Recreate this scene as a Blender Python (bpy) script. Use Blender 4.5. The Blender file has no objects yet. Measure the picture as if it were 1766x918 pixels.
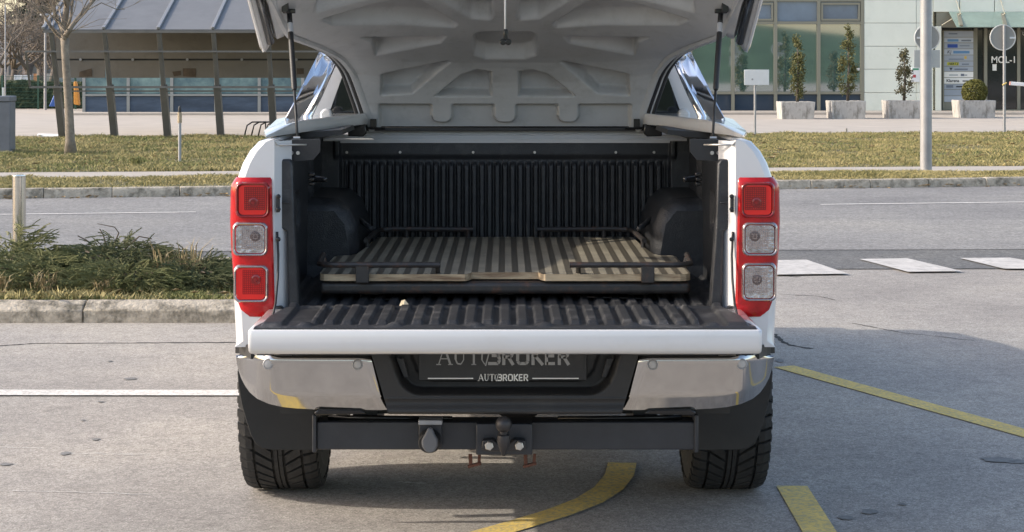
import bpy, bmesh, math, random
from mathutils import Vector, Matrix, noise as mnoise
random.seed(7)
scene = bpy.context.scene
COL = scene.collection
PI = math.pi
# ------------------------------------------------------------------ camera, sky, sun, exposure
FPX, HX, HY, CH = 3180.0, 871.0, 110.0, 1.62      # focal length in photo pixels, vanishing point, eye height
cam_d = bpy.data.cameras.new('camera'); cam = bpy.data.objects.new('camera', cam_d); COL.objects.link(cam)
cam_d.sensor_fit = 'HORIZONTAL'; cam_d.sensor_width = 36.0; cam_d.lens = 36.0*FPX/1766.0
cam_d.shift_x = (883.0-HX)/1766.0; cam_d.shift_y = -(459.0-HY)/1766.0
cam_d.clip_start = 0.05; cam_d.clip_end = 3000
cam.location = (0, 0, CH); cam.rotation_euler = (PI/2, 0, 0)
scene.camera = cam
SUN_EL = math.radians(29.0)
SUN_AZ = math.radians(181.0)                       # direction towards the sun, counted from +X; just behind due left
sdir = Vector((math.cos(SUN_AZ)*math.cos(SUN_EL), math.sin(SUN_AZ)*math.cos(SUN_EL), math.sin(SUN_EL)))
world = bpy.data.worlds.new('World'); scene.world = world; world.use_nodes = True
wn = world.node_tree.nodes; wl = world.node_tree.links
bg = wn['Background']; sky = wn.new('ShaderNodeTexSky')
sky.sky_type = 'NISHITA'; sky.sun_disc = False; sky.sun_elevation = SUN_EL
sky.sun_rotation = math.atan2(sdir.x, sdir.y); sky.air_density = 1.0; sky.dust_density = 1.7; sky.ozone_density = 0.6
wb = wn.new('ShaderNodeMixRGB'); wb.blend_type = 'MULTIPLY'; wb.inputs[0].default_value = 1.0; wb.inputs[2].default_value = (1.12, 1.04, 0.98, 1)   # camera white balance, the same over the whole sky
wl.new(sky.outputs[0], wb.inputs[1]); wl.new(wb.outputs[0], bg.inputs[0]); bg.inputs[1].default_value = 0.15
sun_d = bpy.data.lights.new('sun', 'SUN'); sun = bpy.data.objects.new('sun', sun_d); COL.objects.link(sun)
sun_d.energy = 2.0; sun_d.angle = math.radians(0.6); sun_d.color = (1.0, 0.92, 0.80)
sun.rotation_euler = sdir.to_track_quat('Z', 'Y').to_euler(); sun.location = (-20, 0, 20)
scene.view_settings.view_transform = 'Standard'; scene.view_settings.look = 'None'
scene.view_settings.exposure = 1.05; scene.view_settings.gamma = 1.0
scene.render.engine = 'CYCLES'
scene.cycles.max_bounces = 8
# ------------------------------------------------------------------ measuring helpers
def W(px, py, Y):                                   # photo pixel at a known distance -> point in the place
    k = Y/FPX
    return Vector(((px-HX)*k, Y, CH-(py-HY)*k))
def G(px, py, z=0.0):                               # photo pixel on level ground of height z
    Y = FPX*(CH-z)/(py-HY)
    return Vector(((px-HX)*Y/FPX, Y, z))
def lerp(a, b, t): return a+(b-a)*t
def interp(x, pts):
    if x <= pts[0][0]: return pts[0][1]
    for (x0, y0), (x1, y1) in zip(pts, pts[1:]):
        if x <= x1: return y0+(y1-y0)*(x-x0)/(x1-x0)
    return pts[-1][1]
def smooth(t): t = max(0.0, min(1.0, t)); return t*t*(3-2*t)
# ------------------------------------------------------------------ materials
MATS = {}
def mat(name, col, rough=0.6, metal=0.0, var=0.0, vscale=5.0, bump=0.0, bscale=60.0, coat=0.0, spec=0.5, col2=None, stretch=(1,1,1), dirt=None, dirt_scale=2.0, dirt_amt=0.5, ior=None, dirt_lo=0.52):
    if name in MATS: return MATS[name]
    m = bpy.data.materials.new(name); m.use_nodes = True
    nt = m.node_tree; N = nt.nodes; L = nt.links; b = N['Principled BSDF']
    b.inputs['Roughness'].default_value = rough; b.inputs['Metallic'].default_value = metal
    b.inputs['Specular IOR Level'].default_value = spec
    if ior: b.inputs['IOR'].default_value = ior
    if coat: b.inputs['Coat Weight'].default_value = coat; b.inputs['Coat Roughness'].default_value = 0.06
    c = (*col, 1); b.inputs['Base Color'].default_value = c
    if var or bump or dirt:
        tc = N.new('ShaderNodeTexCoord'); mp = N.new('ShaderNodeMapping'); L.new(tc.outputs['Object'], mp.inputs[0]); mp.inputs['Scale'].default_value = stretch
    out = None
    if var:
        nz = N.new('ShaderNodeTexNoise'); nz.inputs['Scale'].default_value = vscale; nz.inputs['Detail'].default_value = 6; nz.inputs['Roughness'].default_value = 0.65
        L.new(mp.outputs[0], nz.inputs['Vector'])
        rp = N.new('ShaderNodeValToRGB'); rp.color_ramp.elements[0].position = 0.3; rp.color_ramp.elements[1].position = 0.7
        d = col2 if col2 else tuple(x*(1-var) for x in col)
        e = col if col2 else tuple(min(1, x*(1+var)) for x in col)
        rp.color_ramp.elements[0].color = (*d, 1); rp.color_ramp.elements[1].color = (*e, 1)
        L.new(nz.outputs[0], rp.inputs[0]); out = rp.outputs[0]
    if dirt:
        n2 = N.new('ShaderNodeTexNoise'); n2.inputs['Scale'].default_value = dirt_scale; n2.inputs['Detail'].default_value = 8; n2.inputs['Roughness'].default_value = 0.7
        L.new(mp.outputs[0], n2.inputs['Vector'])
        r2 = N.new('ShaderNodeValToRGB'); r2.color_ramp.elements[0].position = dirt_lo; r2.color_ramp.elements[1].position = dirt_lo+0.2
        r2.color_ramp.elements[1].color = (dirt_amt,)*3+(1,)
        L.new(n2.outputs[0], r2.inputs[0])
        mx = N.new('ShaderNodeMixRGB'); mx.inputs[2].default_value = (*dirt, 1)
        L.new(r2.outputs[0], mx.inputs[0])
        if out: L.new(out, mx.inputs[1])
        else: mx.inputs[1].default_value = c
        out = mx.outputs[0]
    if out: L.new(out, b.inputs['Base Color'])
    if bump:
        n3 = N.new('ShaderNodeTexNoise'); n3.inputs['Scale'].default_value = bscale; n3.inputs['Detail'].default_value = 4
        L.new(mp.outputs[0], n3.inputs['Vector'])
        bp = N.new('ShaderNodeBump'); bp.inputs['Strength'].default_value = bump; bp.inputs['Distance'].default_value = 0.01
        L.new(n3.outputs[0], bp.inputs['Height']); L.new(bp.outputs[0], b.inputs['Normal'])
    MATS[name] = m; return m
def asphalt(name, base, light, dark, grain=220.0, blotch=0.5, streak=0.25):
    m = bpy.data.materials.new(name); m.use_nodes = True; nt = m.node_tree; N = nt.nodes; L = nt.links; b = N['Principled BSDF']
    b.inputs['Roughness'].default_value = 0.92; b.inputs['Specular IOR Level'].default_value = 0.25
    tc = N.new('ShaderNodeTexCoord')
    def nz(scale, detail, st=(1,1,1), rough=0.6):
        mp = N.new('ShaderNodeMapping'); mp.inputs['Scale'].default_value = st; L.new(tc.outputs['Object'], mp.inputs[0])
        n = N.new('ShaderNodeTexNoise'); n.inputs['Scale'].default_value = scale; n.inputs['Detail'].default_value = detail; n.inputs['Roughness'].default_value = rough
        L.new(mp.outputs[0], n.inputs['Vector']); return n.outputs[0]
    def ramp(src, stops):
        r = N.new('ShaderNodeValToRGB'); r.color_ramp.elements[0].position = stops[0][0]; r.color_ramp.elements[0].color = (*stops[0][1], 1)
        r.color_ramp.elements[1].position = stops[-1][0]; r.color_ramp.elements[1].color = (*stops[-1][1], 1)
        for p, c in stops[1:-1]:
            e = r.color_ramp.elements.new(p); e.color = (*c, 1)
        L.new(src, r.inputs[0]); return r.outputs[0]
    def mix(fac, a, c, mode='MIX'):
        x = N.new('ShaderNodeMixRGB'); x.blend_type = mode
        if isinstance(fac, float): x.inputs[0].default_value = fac
        else: L.new(fac, x.inputs[0])
        for i, v in ((1, a), (2, c)):
            if isinstance(v, tuple): x.inputs[i].default_value = (*v, 1)
            else: L.new(v, x.inputs[i])
        return x.outputs[0]
    g = ramp(nz(grain, 3, rough=0.7), [(0.34, dark), (0.48, base), (0.57, base), (0.70, light)])
    vo = N.new('ShaderNodeTexVoronoi'); vo.inputs['Scale'].default_value = grain*0.55; L.new(tc.outputs['Object'], vo.inputs['Vector'])
    sp = ramp(vo.outputs['Color'], [(0.12, (0.72,)*3), (0.5, (1,)*3), (0.92, (1.3,)*3)])
    g = mix(0.75, g, sp, 'MULTIPLY')
    bl = ramp(nz(blotch, 7), [(0.3, (0.76, 0.76, 0.775)), (0.5, (0.98,)*3), (0.7, (1.17, 1.15, 1.10))])
    g = mix(0.8, g, ramp(nz(0.16, 4, (0.35, 1, 1)), [(0.36, (0.86, 0.86, 0.87)), (0.5, (1,)*3), (0.64, (1.13, 1.12, 1.09))]), 'MULTIPLY')
    g = mix(0.55, g, ramp(nz(9.0, 6, rough=0.75), [(0.36, (0.78,)*3), (0.5, (1,)*3), (0.66, (1.16,)*3)]), 'MULTIPLY')
    g = mix(0.9, g, bl, 'MULTIPLY')
    st = ramp(nz(3.0, 5, (0.06, 1, 1)), [(0.35, (0.88,)*3), (0.55, (1.0,)*3), (0.75, (1.2, 1.19, 1.16))])
    g = mix(streak, g, st, 'MULTIPLY')
    st3 = ramp(nz(2.2, 4, (0.5, 1.6, 1)), [(0.69, (1,)*3), (0.74, (0.6,)*3)])
    g = mix(0.6, g, st3, 'MULTIPLY')
    L.new(g, b.inputs['Base Color'])
    bp = N.new('ShaderNodeBump'); bp.inputs['Strength'].default_value = 0.5; bp.inputs['Distance'].default_value = 0.004
    L.new(nz(grain, 3), bp.inputs['Height']); L.new(bp.outputs[0], b.inputs['Normal'])
    MATS[name] = m; return m
asphalt('lot_asphalt', (0.36,0.334,0.304), (0.63,0.59,0.54), (0.17,0.158,0.147), 150)
asphalt('road_asphalt', (0.265,0.257,0.248), (0.40,0.387,0.372), (0.17,0.165,0.16), 70, 0.3, 0.5)
asphalt('edge_asphalt', (0.15,0.149,0.147), (0.27,0.268,0.262), (0.08,0.079,0.078), 70, 0.8, 0.3)
mat('paving', (0.45,0.40,0.345), 0.9, var=0.10, vscale=1.2, bump=0.2, bscale=30)
mat('footpath', (0.42,0.375,0.325), 0.9, var=0.10, vscale=2.0, bump=0.2, bscale=40)
mat('soil', (0.13,0.115,0.055), 0.95, var=0.4, vscale=3, bump=0.6, bscale=40, dirt=(0.20,0.17,0.10), dirt_scale=4, dirt_amt=0.8)
mat('kerb', (0.45,0.40,0.325), 0.95, var=0.25, vscale=14, bump=1.0, bscale=45, dirt=(0.12,0.11,0.085), dirt_scale=8, dirt_amt=0.95, spec=0.2, dirt_lo=0.46)
mat('line_faded', (0.55,0.525,0.495), 0.85, var=0.18, vscale=4, bump=0.3, bscale=120, dirt=(0.33,0.315,0.295), dirt_scale=16, dirt_amt=0.9, dirt_lo=0.46)
mat('line_white', (0.67,0.645,0.61), 0.8, var=0.14, vscale=5, bump=0.3, bscale=150, dirt=(0.38,0.355,0.325), dirt_scale=55, dirt_amt=0.95, dirt_lo=0.45)
mat('line_yellow', (0.74,0.54,0.15), 0.8, var=0.16, vscale=6, bump=0.35, bscale=150, dirt=(0.36,0.31,0.21), dirt_scale=55, dirt_amt=0.9, dirt_lo=0.45)
mat('crack', (0.035,0.033,0.03), 0.95)
mat('stain', (0.17,0.165,0.158), 0.75, var=0.35, vscale=40)
mat('white_paint', (0.65,0.65,0.655), 0.30, coat=1.0, var=0.015, vscale=1.5, dirt=(0.52,0.50,0.46), dirt_scale=6, dirt_amt=0.28)
mat('lid_liner', (0.43,0.435,0.44), 0.5, var=0.06, vscale=6, bump=0.06, bscale=120, dirt=(0.22,0.21,0.20), dirt_scale=14, dirt_amt=0.35)
mat('chrome', (0.53,0.52,0.505), 0.08, metal=1.0, bump=0.012, bscale=9)
mat('chrome_bar', (0.82,0.84,0.88), 0.10, metal=1.0)
mat('steel', (0.62,0.60,0.57), 0.22, metal=1.0, var=0.1, vscale=20)
mat('galv', (0.33,0.33,0.335), 0.5, metal=0.35, var=0.12, vscale=4)
mat('galv_dull', (0.36,0.365,0.38), 0.6, metal=0.35, var=0.12, vscale=5)
mat('liner_black', (0.022,0.023,0.026), 0.42, bump=0.25, bscale=220, var=0.25, vscale=12, dirt=(0.10,0.098,0.095), dirt_scale=16, dirt_amt=0.35)
mat('liner_dusty', (0.024,0.025,0.028), 0.45, bump=0.25, bscale=220, var=0.25, vscale=12, dirt=(0.17,0.165,0.16), dirt_scale=9, dirt_amt=0.6, dirt_lo=0.52, stretch=(1,1.6,1))
mat('black_plastic', (0.020,0.020,0.021), 0.5, bump=0.15, bscale=300, dirt=(0.05,0.048,0.045), dirt_scale=9, dirt_amt=0.4)
mat('black_gloss', (0.012,0.012,0.013), 0.18)
mat('flap_rubber', (0.022,0.022,0.022), 0.6, var=0.2, vscale=6, dirt=(0.05,0.045,0.04), dirt_scale=5, dirt_amt=0.5)
mat('tyre', (0.030,0.029,0.028), 0.75, var=0.25, vscale=14, bump=0.2, bscale=200, dirt=(0.085,0.078,0.068), dirt_scale=12, dirt_amt=0.5)
mat('tow_steel', (0.028,0.030,0.036), 0.42, bump=0.1, bscale=120, var=0.2, vscale=8)
mat('cast_dark', (0.05,0.048,0.05), 0.45, metal=0.6, var=0.2, vscale=30)
mat('socket_grey', (0.12,0.122,0.13), 0.55)
mat('bolt', (0.55,0.53,0.50), 0.4, metal=0.8)
mat('rust', (0.11,0.045,0.028), 0.85, var=0.4, vscale=40)
mat('rail_steel', (0.030,0.027,0.026), 0.45, var=0.3, vscale=30, dirt=(0.12,0.055,0.03), dirt_scale=22, dirt_amt=0.8)
mat('ply_edge', (0.47,0.36,0.23), 0.7, var=0.25, vscale=30, stretch=(0.3,1,3), dirt=(0.15,0.085,0.045), dirt_scale=13, dirt_amt=0.9, dirt_lo=0.45)
mat('glass_dark', (0.010,0.012,0.014), 0.05, spec=0.6)
mat('letter_white', (0.85,0.84,0.80), 0.5)
mat('letter_grey', (0.30,0.30,0.30), 0.4)
mat('red_lens', (0.40,0.008,0.010), 0.14, coat=0.35, spec=0.3, var=0.25, vscale=25)
mat('red_deep', (0.22,0.004,0.005), 0.14, coat=0.5)
mat('red_bright', (0.72,0.022,0.018), 0.25, coat=0.3, spec=0.3)
mat('reflector', (0.42,0.395,0.395), 0.12, metal=0.85, var=0.45, vscale=35, bump=0.5, bscale=90, coat=1.0)
mat('clear_rim', (0.42,0.37,0.37), 0.12, metal=0.8)
mat('bulb_dark', (0.12,0.09,0.085), 0.25)
mat('rim_metal', (0.35,0.35,0.36), 0.3, metal=0.9)
mat('leaf_dry', (0.33,0.24,0.13), 0.85, var=0.35, vscale=20)
# deck of the sliding tray: resin film; pale bands paint in how the raised bars catch light
def deck_mat():
    m = bpy.data.materials.new('deck_film'); m.use_nodes = True; nt = m.node_tree; N = nt.nodes; L = nt.links; b = N['Principled BSDF']
    tc = N.new('ShaderNodeTexCoord'); sx = N.new('ShaderNodeSeparateXYZ'); L.new(tc.outputs['Object'], sx.inputs[0])
    def mth(op, a, c=None, d=None):
        n = N.new('ShaderNodeMath'); n.operation = op
        for i, v in enumerate((a, c, d)):
            if v is None: continue
            if isinstance(v, (int, float)): n.inputs[i].default_value = v
            else: L.new(v, n.inputs[i])
        return n.outputs[0]
    band = mth('SINE', mth('MULTIPLY', sx.outputs['X'], 2*PI/0.0455))
    bandm = mth('SMOOTHSTEP', band, -0.25, 0.35) if False else mth('GREATER_THAN', band, 0.0)
    bar = mth('GREATER_THAN', mth('SINE', mth('MULTIPLY', sx.outputs['Y'], 2*PI/0.036)), -0.35)
    bar2 = mth('GREATER_THAN', mth('SINE', mth('MULTIPLY', sx.outputs['X'], 2*PI/0.0114)), -0.1)
    a = mth('MULTIPLY', bandm, bar); inv = mth('SUBTRACT', 1.0, bandm); c2 = mth('MULTIPLY', inv, bar2)
    h = mth('ADD', a, c2)
    nz = N.new('ShaderNodeTexNoise'); nz.inputs['Scale'].default_value = 7; nz.inputs['Detail'].default_value = 6; L.new(tc.outputs['Object'], nz.inputs['Vector'])
    w = mth('MULTIPLY', a, mth('ADD', mth('MULTIPLY', nz.outputs[0], 1.3), 0.12))
    mx = N.new('ShaderNodeMixRGB'); L.new(w, mx.inputs[0]); mx.inputs[1].default_value = (0.10,0.088,0.068,1); mx.inputs[2].default_value = (0.58,0.52,0.40,1)
    L.new(mx.outputs[0], b.inputs['Base Color']); b.inputs['Roughness'].default_value = 0.42
    bp = N.new('ShaderNodeBump'); bp.inputs['Strength'].default_value = 0.6; bp.inputs['Distance'].default_value = 0.003
    L.new(h, bp.inputs['Height']); L.new(bp.outputs[0], b.inputs['Normal']); MATS['deck_film'] = m
deck_mat()
# ------------------------------------------------------------------ object helpers
OFF = {}
def props(o, label=None, cat=None, group=None, kind=None):
    if label: o['label'] = label
    if cat: o['category'] = cat
    if group: o['group'] = group
    if kind: o['kind'] = kind
    return o
def thing(name, loc, label, cat, group=None):
    o = bpy.data.objects.new(name, None); COL.objects.link(o); o.location = loc; o.empty_display_size = 0.2
    OFF[o.name] = Vector(loc); return props(o, label, cat, group)
class MB:
    def __init__(s): s.v = []; s.f = []; s.mi = []
    def add(s, vs, fs, m=0):
        n = len(s.v); s.v += [Vector(p) for p in vs]; s.f += [tuple(i+n for i in f) for f in fs]; s.mi += [m]*len(fs); return s
    def box(s, x0, x1, y0, y1, z0, z1, m=0):
        v = [(x0,y0,z0),(x1,y0,z0),(x1,y1,z0),(x0,y1,z0),(x0,y0,z1),(x1,y0,z1),(x1,y1,z1),(x0,y1,z1)]
        return s.add(v, [(0,3,2,1),(4,5,6,7),(0,1,5,4),(1,2,6,5),(2,3,7,6),(3,0,4,7)], m)
    def obox(s, c, ax, ay, az, m=0):               # oriented box: centre and three half-axis vectors
        c, ax, ay, az = map(Vector, (c, ax, ay, az)); v = []
        for k in (-1, 1):
            for i, j in ((-1,-1),(1,-1),(1,1),(-1,1)): v.append(c+ax*i+ay*j+az*k)
        return s.add(v, [(0,3,2,1),(4,5,6,7),(0,1,5,4),(1,2,6,5),(2,3,7,6),(3,0,4,7)], m)
    def beam(s, a, b, w, h, up=(0,0,1), m=0):      # rectangular bar from a to b
        a, b = Vector(a), Vector(b); d = (b-a); up = Vector(up); sd = d.cross(up).normalized(); u = sd.cross(d).normalized()
        return s.obox((a+b)/2, d/2, sd*w/2, u*h/2, m)
    def prism(s, poly, off, m=0):                  # closed polygon (3D points) swept by a vector
        n = len(poly); off = Vector(off); v = [Vector(p) for p in poly]+[Vector(p)+off for p in poly]
        fs = [tuple(range(n))[::-1], tuple(range(n, 2*n))]+[(i, (i+1) % n, (i+1) % n+n, i+n) for i in range(n)]
        return s.add(v, fs, m)
    def tube(s, pts, r, n=8, cap=True, m=0, flat=1.0):
        pts = [Vector(p) for p in pts]; k = len(pts); rs = r if isinstance(r, (list, tuple)) else [r]*k; v = []; fs = []
        ref = None
        for i, p in enumerate(pts):
            d = (pts[min(i+1, k-1)]-pts[max(i-1, 0)]).normalized()
            if ref is None: ref = Vector((0,0,1)) if abs(d.z) < 0.9 else Vector((0,1,0))
            a = d.cross(ref)
            if a.length < 1e-5: a = d.cross(Vector((1,0,0)))
            a.normalize(); b = a.cross(d).normalized(); ref = b
            for j in range(n):
                t = 2*PI*j/n; v.append(p+a*(math.cos(t)*rs[i])+b*(math.sin(t)*rs[i]*flat))
        for i in range(k-1):
            for j in range(n): fs.append((i*n+j, i*n+(j+1) % n, (i+1)*n+(j+1) % n, (i+1)*n+j))
        if cap: fs += [tuple(range(n))[::-1], tuple(range((k-1)*n, k*n))]
        return s.add(v, fs, m)
    def lathe(s, c, axis, prof, n=24, m=0, cap=True):   # prof: (distance along axis, radius)
        c = Vector(c); axis = Vector(axis).normalized(); a = axis.orthogonal().normalized(); b = axis.cross(a); v = []; fs = []
        for h, r in prof:
            for j in range(n):
                t = 2*PI*j/n; v.append(c+axis*h+a*(math.cos(t)*r)+b*(math.sin(t)*r))
        for i in range(len(prof)-1):
            for j in range(n): fs.append((i*n+j, i*n+(j+1) % n, (i+1)*n+(j+1) % n, (i+1)*n+j))
        if cap: fs += [tuple(range(n))[::-1], tuple(range((len(prof)-1)*n, len(prof)*n))]
        return s.add(v, fs, m)
    def grid(s, fn, nu, nv, m=0):
        v = [fn(i/nu, j/nv) for j in range(nv+1) for i in range(nu+1)]; w = nu+1
        return s.add(v, [(j*w+i, j*w+i+1, (j+1)*w+i+1, (j+1)*w+i) for j in range(nv) for i in range(nu)], m)
    def loft(s, rows, closed=False, cap=False, m=0):
        n = len(rows[0]); v = [p for r in rows for p in r]; fs = []
        for i in range(len(rows)-1):
            for j in range(n if closed else n-1): fs.append((i*n+j, i*n+(j+1) % n, (i+1)*n+(j+1) % n, (i+1)*n+j))
        if cap: fs += [tuple(range(n))[::-1], tuple(range((len(rows)-1)*n, len(rows)*n))]
        return s.add(v, fs, m)
    def build(s, name, m, parent=None, smooth=False, bevel=0.0, seg=2, solid=0.0, loc=None, fix=True):
        off = Vector((0,0,0))
        if parent is not None: off = OFF[parent.name]
        elif loc is not None: off = Vector(loc)
        me = bpy.data.meshes.new(name); me.from_pydata([tuple(p-off) for p in s.v], [], s.f)
        for x in (m if isinstance(m, (list, tuple)) else [m]): me.materials.append(MATS[x])
        if any(s.mi): me.polygons.foreach_set('material_index', s.mi)
        if fix:
            bm = bmesh.new(); bm.from_mesh(me); bmesh.ops.recalc_face_normals(bm, faces=bm.faces); bm.to_mesh(me); bm.free()
        if smooth:
            me.polygons.foreach_set('use_smooth', [True]*len(me.polygons))
            if smooth == 'auto': me.set_sharp_from_angle(angle=math.radians(40))
        me.update()
        o = bpy.data.objects.new(name, me); COL.objects.link(o)
        if parent is not None: o.parent = parent
        elif loc is not None: o.location = off
        OFF[o.name] = off
        if solid:
            md = o.modifiers.new('solid', 'SOLIDIFY'); md.thickness = solid; md.offset = 0
        if bevel:
            md = o.modifiers.new('bevel', 'BEVEL'); md.width = bevel; md.segments = seg; md.limit_method = 'ANGLE'; md.angle_limit = math.radians(35)
            for p in me.polygons: p.use_smooth = True
            me.set_sharp_from_angle(angle=math.radians(30)) if not smooth else None
        return o
def copy_of(o, parent, loc=None):
    c = o.copy(); COL.objects.link(c); c.parent = parent
    if loc is not None: c.location = loc
    OFF[c.name] = OFF[o.name]; return c
def text(name, body, m, parent, pos, size, extrude=0.001, align='LEFT', rotx=PI/2, shear=0.0, bold=0.0, width=1.0, mirror=False):
    cu = bpy.data.curves.new(name, 'FONT'); cu.body = body; cu.size = size; cu.extrude = extrude; cu.align_x = align; cu.shear = shear; cu.offset = bold
    cu.materials.append(MATS[m]); o = bpy.data.objects.new(name, cu); COL.objects.link(o)
    bpy.context.view_layer.update()
    me = bpy.data.meshes.new_from_object(o.evaluated_get(bpy.context.evaluated_depsgraph_get())); bpy.data.objects.remove(o); o = bpy.data.objects.new(name, me); COL.objects.link(o)
    o.parent = parent; o.location = Vector(pos)-OFF[parent.name]; o.rotation_euler = (rotx, 0, 0); o.scale = (width, 1, 1); OFF[o.name] = Vector(pos); return o
# ================================================================== THE SETTING
def sheet(name, pts, z, m, kind='structure', parent=None):
    b = MB(); b.add([(p[0], p[1], z) for p in pts], [tuple(range(len(pts)))])
    o = b.build(name, m, parent)
    for p in o.data.polygons:
        if p.normal.z < 0: p.flip()
    if parent is None: props(o, kind=kind)
    return o
ground = sheet('ground', [(-900,-900),(900,-900),(900,900),(-900,900)], 0.0, 'lot_asphalt')
def line(a, b): return lambda x: a+b*x
L_edge0, L_edge1 = line(14.45, 0.02), line(15.9, 0.02)
L_kerb = line(23.05, 0.178); L_rline = line(20.5, 0.152)
L_fp0, L_fp1 = line(25.05, 0.105), line(26.45, 0.111); L_gr = line(39.4, 0.112)
def strip(x0, x1, lo, hi): return [(x0, lo(x0)), (x1, lo(x1)), (x1, hi(x1)), (x0, hi(x0))]
road_edge = sheet('road_edge', strip(-70, 70, L_edge0, L_edge1), 0.006, 'edge_asphalt')
road = sheet('road', strip(-42, 70, L_edge1, L_kerb), 0.010, 'road_asphalt')
VZ = 0.10
def up(f, d): return lambda x: f(x)+d
verge_near = sheet('verge_strip', strip(-60, 60, up(L_kerb, 0.10), L_fp0), VZ, 'soil')
footpath = sheet('footpath', strip(-60, 60, L_fp0, L_fp1), VZ+0.004, 'footpath')
verge_far = sheet('verge', strip(-60, 60, L_fp1, L_gr), VZ, 'soil')
forecourt = sheet('forecourt', strip(-90, 90, L_gr, line(64, 0)), VZ+0.002, 'paving')
field = sheet('field', [(-900,63.9),(900,63.9),(900,880),(-900,880)], VZ-0.01, 'soil')
# painted markings
def ribbon(name, pts, w, z, m, parent=None):
    b = MB(); rows = []
    pts = [Vector((p[0], p[1], z)) for p in pts]
    for i, p in enumerate(pts):
        d = (pts[min(i+1, len(pts)-1)]-pts[max(i-1, 0)]).normalized(); n = Vector((-d.y, d.x, 0)); ww = w[i] if isinstance(w, list) else w
        rows.append([p-n*ww/2, p+n*ww/2])
    b.loft(rows); o = b.build(name, m, parent)
    for p in o.data.polygons:
        if p.normal.z < 0: p.flip()
    return o
def nseg(a, b, n): return [(lerp(a[0], b[0], i/n), lerp(a[1], b[1], i/n)) for i in range(n+1)]
ribbon('lane_line', [(x, L_rline(x)) for x in (3.6, 8, 14, 30)], 0.10, 0.014, 'line_white', road)
ribbon('lane_line', [(x, L_rline(x)-0.02) for x in (-30, -14, -7, -3.35)], 0.09, 0.014, 'line_white', road)
for q in ([(1330,452),(1391,451),(1463,475.3),(1335,477)], [(1482,449.8),(1564,448.4),(1660,471),(1566,472)], [(1655,448),(1742,447.5),(1860,467),(1731,466.5)], [(1830,447),(1915,446),(2050,465),(1925,466)]):
    sheet('crossing_bar', [G(*p).xy for p in q], 0.0145, 'line_faded', parent=road)
a = G(0, 679); ribbon('bay_line', nseg((-9.0, a.y+0.03), (0.5, a.y-0.02), 12), 0.15, 0.007, 'line_white', ground)
a, b_ = G(1352, 633), G(1766, 748); d = (b_-a)
ribbon('yellow_line', nseg((a.x, a.y), (a.x+d.x*2.4, a.y+d.y*2.4), 12), 0.125, 0.004, 'line_yellow', ground)
ribbon('yellow_line', nseg((1.098, 7.06), (1.07, 5.4), 8), 0.118, 0.004, 'line_yellow', ground)
arc = [(0.475,7.47),(0.45,7.25),(0.395,7.02),(0.31,6.82),(0.19,6.64),(0.05,6.47),(-0.12,6.28),(-0.32,6.08),(-0.55,5.86),(-0.85,5.62),(-1.2,5.4),(-1.6,5.22)]
ribbon('yellow_line', arc, 0.115, 0.004, 'line_yellow', ground)
ribbon('yellow_line', nseg((0.52,4.55),(0.70,4.25), 6), 0.09, 0.004, 'line_yellow', ground)
# cracks, patches of oil
def wob(pts, amp, n=14, seed=0):
    r = random.Random(seed); out = []
    for (x0, y0), (x1, y1) in zip(pts, pts[1:]):
        for i in range(n): out.append((lerp(x0, x1, i/n)+r.uniform(-amp, amp), lerp(y0, y1, i/n)+r.uniform(-amp, amp)*2))
    return out+[pts[-1]]
def crack(pxs, w, seed):
    p = wob([tuple(G(*q).xy) for q in pxs], 0.004, 12, seed); r = random.Random(seed)
    ribbon('crack', p, [w*r.uniform(0.4, 1.3) for _ in p], 0.002, 'crack', ground)
crack([(-40,601),(12,596),(60,593),(240,592),(420,591)], 0.022, 1)
crack([(1335,577),(1350,590),(1362,596),(1400,602)], 0.030, 2)
crack([(1340,476),(1380,478)], 0.02, 3)
crack([(1345,508),(1410,511),(1440,518)], 0.012, 4)
crack([(1470,558),(1560,575),(1680,588)], 0.010, 5)
def blot(px, py, rx, ry, seed, m='stain', z=0.003):
    c = G(px, py); r = random.Random(seed); k = c.y/FPX; pts = []
    for i in range(14):
        t = 2*PI*i/14; q = r.uniform(0.75, 1.2); pts.append((c.x+math.cos(t)*rx*k*q, c.y+math.sin(t)*ry*k*q*c.y/CH))
    sheet('stain', pts, z+0.0001*(seed % 9), m, parent=ground)
for i, (x, y, rx, ry) in enumerate([(113,783,9,3),(165,759,7,2),(10,802,10,2.5),(225,654,12,2),(190,624,4,1.5),(1500,884,15,4),(1458,894,13,4),(1556,871,7,2),(1722,794,28,5),(1755,797,24,4),(1586,921,8,3),(143,726,3,1.5),(174,694,5,1.2),(620,853,6,1.5),(1345,623,8,3),(1395,643,5,1)]): blot(x, y, rx, ry, i)
def streak(px0, py0, px1, py1, w, seed):
    p = wob([tuple(G(px0, py0).xy), tuple(G(px1, py1).xy)], 0.003, 20, seed); r = random.Random(seed)
    ribbon('scuff_and_sun_streak', p, [w*r.uniform(0.2, 1.0) for _ in p], 0.0025, 'line_white', ground)
for i, s in enumerate([(20,847,260,854,.008),(0,772,80,774,.008),(120,783,250,786,.006),(160,782,260,784,.006),(685,832,735,835,.02)]): streak(*s, i)  # last streak is sunlight reaching under the truck, painted on the ground
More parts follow.
